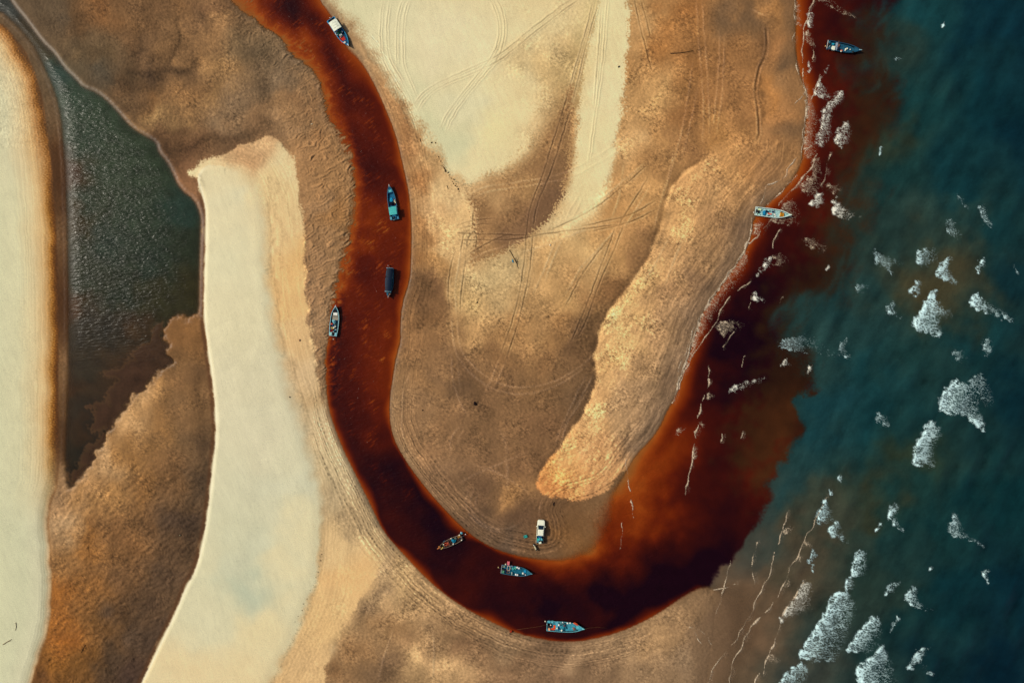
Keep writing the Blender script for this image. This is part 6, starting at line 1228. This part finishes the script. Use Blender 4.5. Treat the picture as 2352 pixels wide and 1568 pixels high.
cab.add(P, [(0, 1, 5, 4), (1, 2, 6, 5), (2, 3, 7, 6), (3, 0, 4, 7), (4, 5, 9, 8), (5, 6, 10, 9), (6, 7, 11, 10), (7, 4, 8, 11), (8, 9, 10, 11), (3, 2, 1, 0)])
for yy in (-.28, 0, .28): cab.box(((xt0+xt1)/2, yy, zt+.05), ((xt1-xt0)*.75, .05, .018))
cb = cab.build("cab", WH, tr)
def pane(name, a, b_, c_, d_, off):
    v = [Vector(a), Vector(b_), Vector(c_), Vector(d_)]; n_ = (v[1]-v[0]).cross(v[3]-v[0]).normalized()*off
    MB().add([p + n_*.012 for p in v] + [p - n_*.02 for p in v], [(0, 1, 2, 3), (7, 6, 5, 4), (0, 4, 5, 1), (1, 5, 6, 2), (2, 6, 7, 3), (3, 7, 4, 0)]).build(name, GL, cb)
l3 = lambda a, b_, t: tuple(a[i]+(b_[i]-a[i])*t for i in range(3))
fa, fb_, fc, fd_ = P[1], P[2], P[6], P[5]
pane("windscreen", l3(l3(fa, fb_, .06), l3(fd_, fc, .06), .04), l3(l3(fa, fb_, .94), l3(fd_, fc, .94), .04), l3(l3(fa, fb_, .93), l3(fd_, fc, .93), .95), l3(l3(fa, fb_, .07), l3(fd_, fc, .07), .95), 1)
ra_, rb_, rc_, rd_ = P[3], P[0], P[4], P[7]
pane("rear_window", l3(l3(ra_, rb_, .1), l3(rd_, rc_, .1), .12), l3(l3(ra_, rb_, .9), l3(rd_, rc_, .9), .12), l3(l3(ra_, rb_, .9), l3(rd_, rc_, .9), .9), l3(l3(ra_, rb_, .1), l3(rd_, rc_, .1), .9), 1)
for sg in (0, 1):
    A, B2, C2, D2 = (P[0], P[1], P[5], P[4]) if sg == 0 else (P[3], P[2], P[6], P[7])
    for (t0, t1, u0, u1) in ((.06, .44, .06, .46), (.49, .90, .52, .97)):
        q = [l3(l3(A, B2, t0), l3(D2, C2, u0), .12), l3(l3(A, B2, t1), l3(D2, C2, u1), .12), l3(l3(A, B2, t1), l3(D2, C2, u1), .86), l3(l3(A, B2, t0), l3(D2, C2, u0), .86)]
        pane("side_window", *q, 1 if sg == 0 else -1)
    s_ = 1 if sg == 0 else -1
    mm = MB(); mm.box((TL*.735, s_*(.99), 1.02), (.14, .20, .20), 0, .04); mm.box((TL*.735, s_*.87, 1.04), (.05, .14, .06)); mm.build("side_mirror", WH, tr)
    MB().box((TL*.965, s_*.56, .66), (.16, .36, .15), -s_*.35, .04).build("headlight", paint((190,200,196), .15), tr)
    MB().box((.0, s_*.76, .62), (.05, .13, .30), 0, .02).build("tail_light", paint((150,30,24), .3), tr)
    for xw in (TL*.165, TL*.815):
        o = MB().lathe((xw, s_*.78, .36), [(.21, -.12), (.34, -.12), (.37, -.07), (.37, .07), (.34, .12), (.21, .12)], 20, 'Y').build("wheel", BK, tr, False)
        MB().lathe((xw, s_*(.78+.03), .36), [(.02, -.05), (.20, -.06), (.215, .08), (.13, .07), (.03, .10)], 14, 'Y').build("rim", CHR, o)
MB().box((TL*.985, 0, .42), (.16, 1.25, .16), 0, .05).build("front_bumper", paint((206,210,190), .4), tr)
MB().box((-.06, 0, .40), (.12, 1.5, .10), 0, .03).build("rear_bumper", paint((70,70,68), .5), tr)
def on_truck(kind, zx, zy, d, c, label, cat, z=.61, rz=0.0, seed=1):
    p = nat(zx, zy, ZT); w_ = (wx(p[0]), wy(p[1]), ra[2] + z); m = paint(c, .6, .3, 7)
    if kind == 'tarp': o = MB().heap((0, 0, 0), d, 0, seed, .16, 20, 7).build("tarpaulin", paint(c, .8, .5, 7, bump=.5), None, True, w_, ang+rz)
    else:
        o = MB().box((0, 0, 0), (d[0], d[1], d[2]*.82), 0, .02).build("fish_box", m, None, False, w_, ang+rz)
        MB().box((0, 0, d[2]*.82+.002), (d[0]+.03, d[1]+.03, d[2]*.18), 0, .03).build("lid", m, o)
    tag(o, label, cat, "load in the bed of the white pickup"); return o
on_truck('tarp', 725, 860, (.6,1.2,.45), (22,92,134), "blue tarpaulin behind the cab in the white pickup's bed", "tarp", seed=61)
on_truck('box', 655, 950, (.5,.42,.42), (54,186,170), "turquoise box in the white pickup's bed", "box")
on_truck('box', 722, 945, (.6,.22,.36), (96,176,206), "narrow light blue box in the middle of the white pickup's bed", "box")
on_truck('tarp', 800, 965, (.75,.36,.4), (110,200,206), "pale blue sheet along the right side of the white pickup's bed", "sheet", seed=62, rz=.3)
on_truck('box', 645, 1030, (.45,.42,.36), (84,140,152), "grey blue box at the tail left of the white pickup's bed", "box", rz=.2)
on_truck('box', 728, 1082, (.42,.58,.34), (226,232,200), "white box on the white pickup's open tail", "box", rz=.25)

# ------------------------------------------------------------------ motorbike, crate and odds and ends on the sand
pa_, pb_ = place(478, 1135, ZT), place(598, 1395, ZT)
mz = min(pa_[2], pb_[2]); ma = math.atan2(pa_[1]-pb_[1], pa_[0]-pb_[0]); ML = math.hypot(pa_[0]-pb_[0], pa_[1]-pb_[1])
mo = empty("motorbike", (pb_[0], pb_[1], mz), ma); tag(mo, "small cream and black motorbike parked behind the white pickup", "motorbike")
CRM = paint((228,216,170), .35, .15, 6)
for xw in (.30, ML-.30):
    o = MB().lathe((xw, 0, .29), [(.20, -.045), (.27, -.05), (.295, 0), (.27, .05), (.20, .045)], 18, 'Y').build("wheel", BK, mo)
    MB().lathe((xw, 0, .29), [(.03, -.05), (.19, -.02), (.19, .02), (.03, .05)], 14, 'Y').build("rim", CHR, o)
f_ = MB(); f_.box((ML*.50, 0, .34), (.75, .24, .26), 0, .08); f_.box((ML*.40, 0, .52), (.55, .30, .20), 0, .08); f_.box((ML*.72, 0, .45), (.16, .36, .42), 0, .06); f_.build("body", CRM, mo)
MB().box((ML*.40, 0, .725), (.62, .27, .09), 0, .04).build("seat", paint((214,200,160), .5), mo)
tb = MB(); tb.box((.16, 0, .56), (.34, .26, .16), 0, .05); tb.box((.02, 0, .40), (.06, .18, .10)); tb.build("rear_fairing", CRM, mo)
MB().box((.20, 0, .722), (.22, .24, .15), 0, .04).build("luggage_box", BK, mo)
ff_ = MB(); ff_.tube([(ML*.80, 0, .95), (ML-.30, .07, .30)], .03, 8); ff_.tube([(ML*.80, 0, .95), (ML-.30, -.07, .30)], .03, 8); ff_.box((ML-.26, 0, .575), (.5, .14, .05), 0, .02); ff_.build("front_fork", BK, mo)
hd = MB().tube([(ML*.72, .36, 1.0), (ML*.78, .2, 1.02), (ML*.80, 0, 1.0), (ML*.78, -.2, 1.02), (ML*.72, -.36, 1.0)], .028, 8).build("handlebar", BK, mo)
for sg in (1, -1): MB().box((ML*.76, sg*.30, 1.06), (.05, .12, .09), 0, .02).build("mirror", BK, hd)
MB().lathe((ML*.86, 0, .84), [(.03, 0), (.10, .02), (.11, .10), (.05, .14)], 12).build("headlight", paint((210,214,206), .2), mo)

def crate_on_sand(name, loc, d, rz, c, label):
    m = paint(c, .55, .25, 6); lx, ly, h_ = d; mb = MB(); t_ = .03
    mb.box((0, 0, 0), (lx, ly, .03)); mb.box((lx/2-t_/2, 0, .031), (t_, ly, h_)); mb.box((-lx/2+t_/2, 0, .031), (t_, ly, h_)); mb.box((0, ly/2-t_/2, .032), (lx-2*t_-.004, t_, h_-.002)); mb.box((0, -ly/2+t_/2, .032), (lx-2*t_-.004, t_, h_-.002))
    o = mb.build(name, m, None, False, loc, rz)
    MB().box((0, 0, h_*.55), (lx-.08, ly-.08, .06), 0, .015).build("crate_load", paint((44,150,140), .7, .5, 8), o)
    r_ = MB(); r_.tube([(lx/2, ly/2, h_), (-lx/2, ly/2, h_), (-lx/2, -ly/2, h_), (lx/2, -ly/2, h_), (lx/2, ly/2, h_)], .025, 6); r_.build("crate_rim", m, o); return o
tag(crate_on_sand("plastic_crate", place(183, 872, ZT), (.78, .52, .34), math.radians(16), (62,180,164), "turquoise crate standing alone on the wet sand left of the pickup"), "turquoise crate standing alone on the wet sand left of the pickup", "crate")
# driftwood
ZS = (1800, 900, 19.6)
WOOD = paint((58,40,24), .85, .4, 5); WOODP = paint((120,96,70), .85, .4, 5)
def branch(pts, zone, r, label, twigs=(), m=WOOD, name="driftwood", cat="driftwood"):
    P_ = [place(x, y, zone) for x, y in pts]; o_ = P_[0]
    mb = MB().tube([(p[0]-o_[0], p[1]-o_[1], p[2]-o_[2]+r*.8) for p in P_], r, 8, r*.45)
    o = mb.build(name, m, None, True, o_)
    for tw in twigs:
        Q = [place(x, y, zone) for x, y in tw]
        MB().tube([(p[0]-o_[0], p[1]-o_[1], p[2]-o_[2]+r*.8+.05*i) for i, p in enumerate(Q)], r*.6, 6, r*.2).build("twig", m, o)
    return tag(o, label, cat)
branch([(575,5),(690,140),(800,360),(900,540),(1000,760),(1110,960),(1150,1130),(1210,1280)], ZS, .085, "long dark driftwood branch with twigs, lying by the blue plastic bag", [[(1090,930),(1150,700),(1250,530)],[(1060,860),(1020,560),(1090,470)],[(1120,970),(1200,930),(1270,930)],[(1080,900),(1190,830),(1200,780)]])
pbg = place(830, 770, ZS); tag(MB().heap((0, 0, 0), (.34, .95, .16), 0, 71, .3, 18, 6).build("plastic_bag", paint((70,140,160), .5, .45, 8), None, True, pbg, .15), "crumpled blue plastic bag beside the driftwood branch", "bag")
Z0 = (0, 0, 0.6393)   # photo units directly
branch([(1538,127),(1560,126),(1590,121)], Z0, .10, "dark straight pole lying across the upper sand tracks", name="wooden_pole", cat="pole")
branch([(201,1477),(196,1486),(192,1494)], Z0, .08, "dark stick on the brown channel sand near the lower left", name="driftwood")
branch([(45,1424),(46,1434),(44,1442)], Z0, .07, "thin upright stick on the pale sand near the lower left corner", m=WOODP)
branch([(16,1474),(25,1468),(36,1462)], Z0, .09, "pale bent stick below the thin one on the pale sand", [[(25,1468),(34,1466)]], m=WOODP)
branch([(965,320),(967,327)], Z0, .09, "short dark stick among the drift line by the upper creek", m=WOOD)
branch([(1027,428),(1030,436)], Z0, .08, "short dark stick on the peach sand below the drift line", m=WOOD)
# dark clump on the flat, stones, drift line debris
DK = paint((26,14,14), .9, .4, 7); ST = paint((66,54,44), .9, .4, 9)
def clump(px, py, d, c_m, label, cat, name, seed, z_off=0.0, group=None):
    loc = (wx(px), wy(py), max(ground_z(px, py), -0.05 if cat != 'rock' else -9) + z_off)
    return tag(MB().heap((0, 0, -.02), d, seed*.7, seed, .32, 14, 6).build(name, c_m, None, True, loc), label, cat, group)
cl = clump(1092, 926, (.75, .95, .32), DK, "black clump of seaweed alone on the brown flat", "seaweed", "seaweed_clump", 81)
clump(1345, 1298, (1.2, 2.0, .30), paint((30,8,6), .8), "dark submerged rock in the shallow water below the pickup", "rock", "rock", 82, .1)
clump(1420, 157, (.42, .42, .22), ST, "dark stone alone on the pale strip of sand", "stone", "stone", 83)
clump(1096, 695, (.36, .36, .2), DK, "dark pebble on the speckled sand above the tracks", "stone", "stone", 84)
clump(972, 941, (.3, .45, .16), DK, "small dark scrap on the flat right of the creek", "scrap", "litter_scrap", 85)
clump(668, 911, (.3, .3, .16), ST, "dark stone on the east edge of the pale spit", "stone", "stone", 86)
clump(690, 781, (.5, .5, .2), paint((150,116,84), .9), "brown half buried lump on the peach sand of the spit", "debris", "debris_lump", 87)
clump(1174, 1449, (.5, .8, .45), paint((150,48,24), .7), "rust red lump at the south water's edge of the creek", "debris", "debris_lump", 88)
clump(418, 1226, (.26, .26, .2), paint((206,190,150), .7), "pale scrap on the dark sand beside the spit", "scrap", "litter_scrap", 89)
clump(717, 286, (.45, .28, .12), paint((222,206,170), .7), "pale scrap of litter on the rippled bank", "litter", "litter_scrap", 90)
clump(1263, 564, (.4, .5, .2), paint((226,206,170), .7), "cream scrap of litter among the tyre tracks", "litter", "litter_scrap", 91)
clump(1272, 1156, (1.0, .5, .14), paint((44,28,20), .9), "dark seaweed at the foot of the bar above the pickup", "seaweed", "seaweed_clump", 92)
rd_ = random.Random(11)
deb = [(1001,330),(1008,362),(1013,372),(1016,382),(1021,388),(1024,395),(1032,404),(1037,411),(1040,419),(1042,423),(1046,428),(1050,430),(1053,436),(1055,441),(1019,384),(1023,391),(1043,414),(992,329),(1048,424),(1030,398)]
proto = None
for k, (x, y) in enumerate(deb):
    if proto is None:
        o = proto = MB().heap((0, 0, -.02), (.40, .32, .16), 0, 101, .34, 12, 5).build("debris_clump", paint((70,50,32), .9, .4, 9), None, True, (0, 0, 0))
    else:
        o = proto.copy(); C.collection.objects.link(o)
    o.location = (wx(x), wy(y), ground_z(x, y)); o.rotation_euler = (0, 0, rd_.uniform(0, 6)); q = rd_.uniform(.45, 1.15); o.scale = (q, q*rd_.uniform(.7, 1.2), q)
    tag(o, "small dark debris clump in the drift line between creek and pale sand", "debris", "debris clumps in the drift line")
deb2 = [(735,1298),(733,1311),(728,1322),(722,1340),(715,1352),(708,1371),(700,1382),(697,1397),(688,1410),(681,1423),(739,1284),(741,1270)]
for k, (x, y) in enumerate(deb2):
    o = proto.copy(); C.collection.objects.link(o); o.location = (wx(x), wy(y), ground_z(x, y)); o.rotation_euler = (0, 0, rd_.uniform(0, 6)); q = rd_.uniform(.35, .7); o.scale = (q, q, q)
    tag(o, "small dark debris clump along the lower east edge of the pale spit", "debris", "debris clumps along the spit edge")
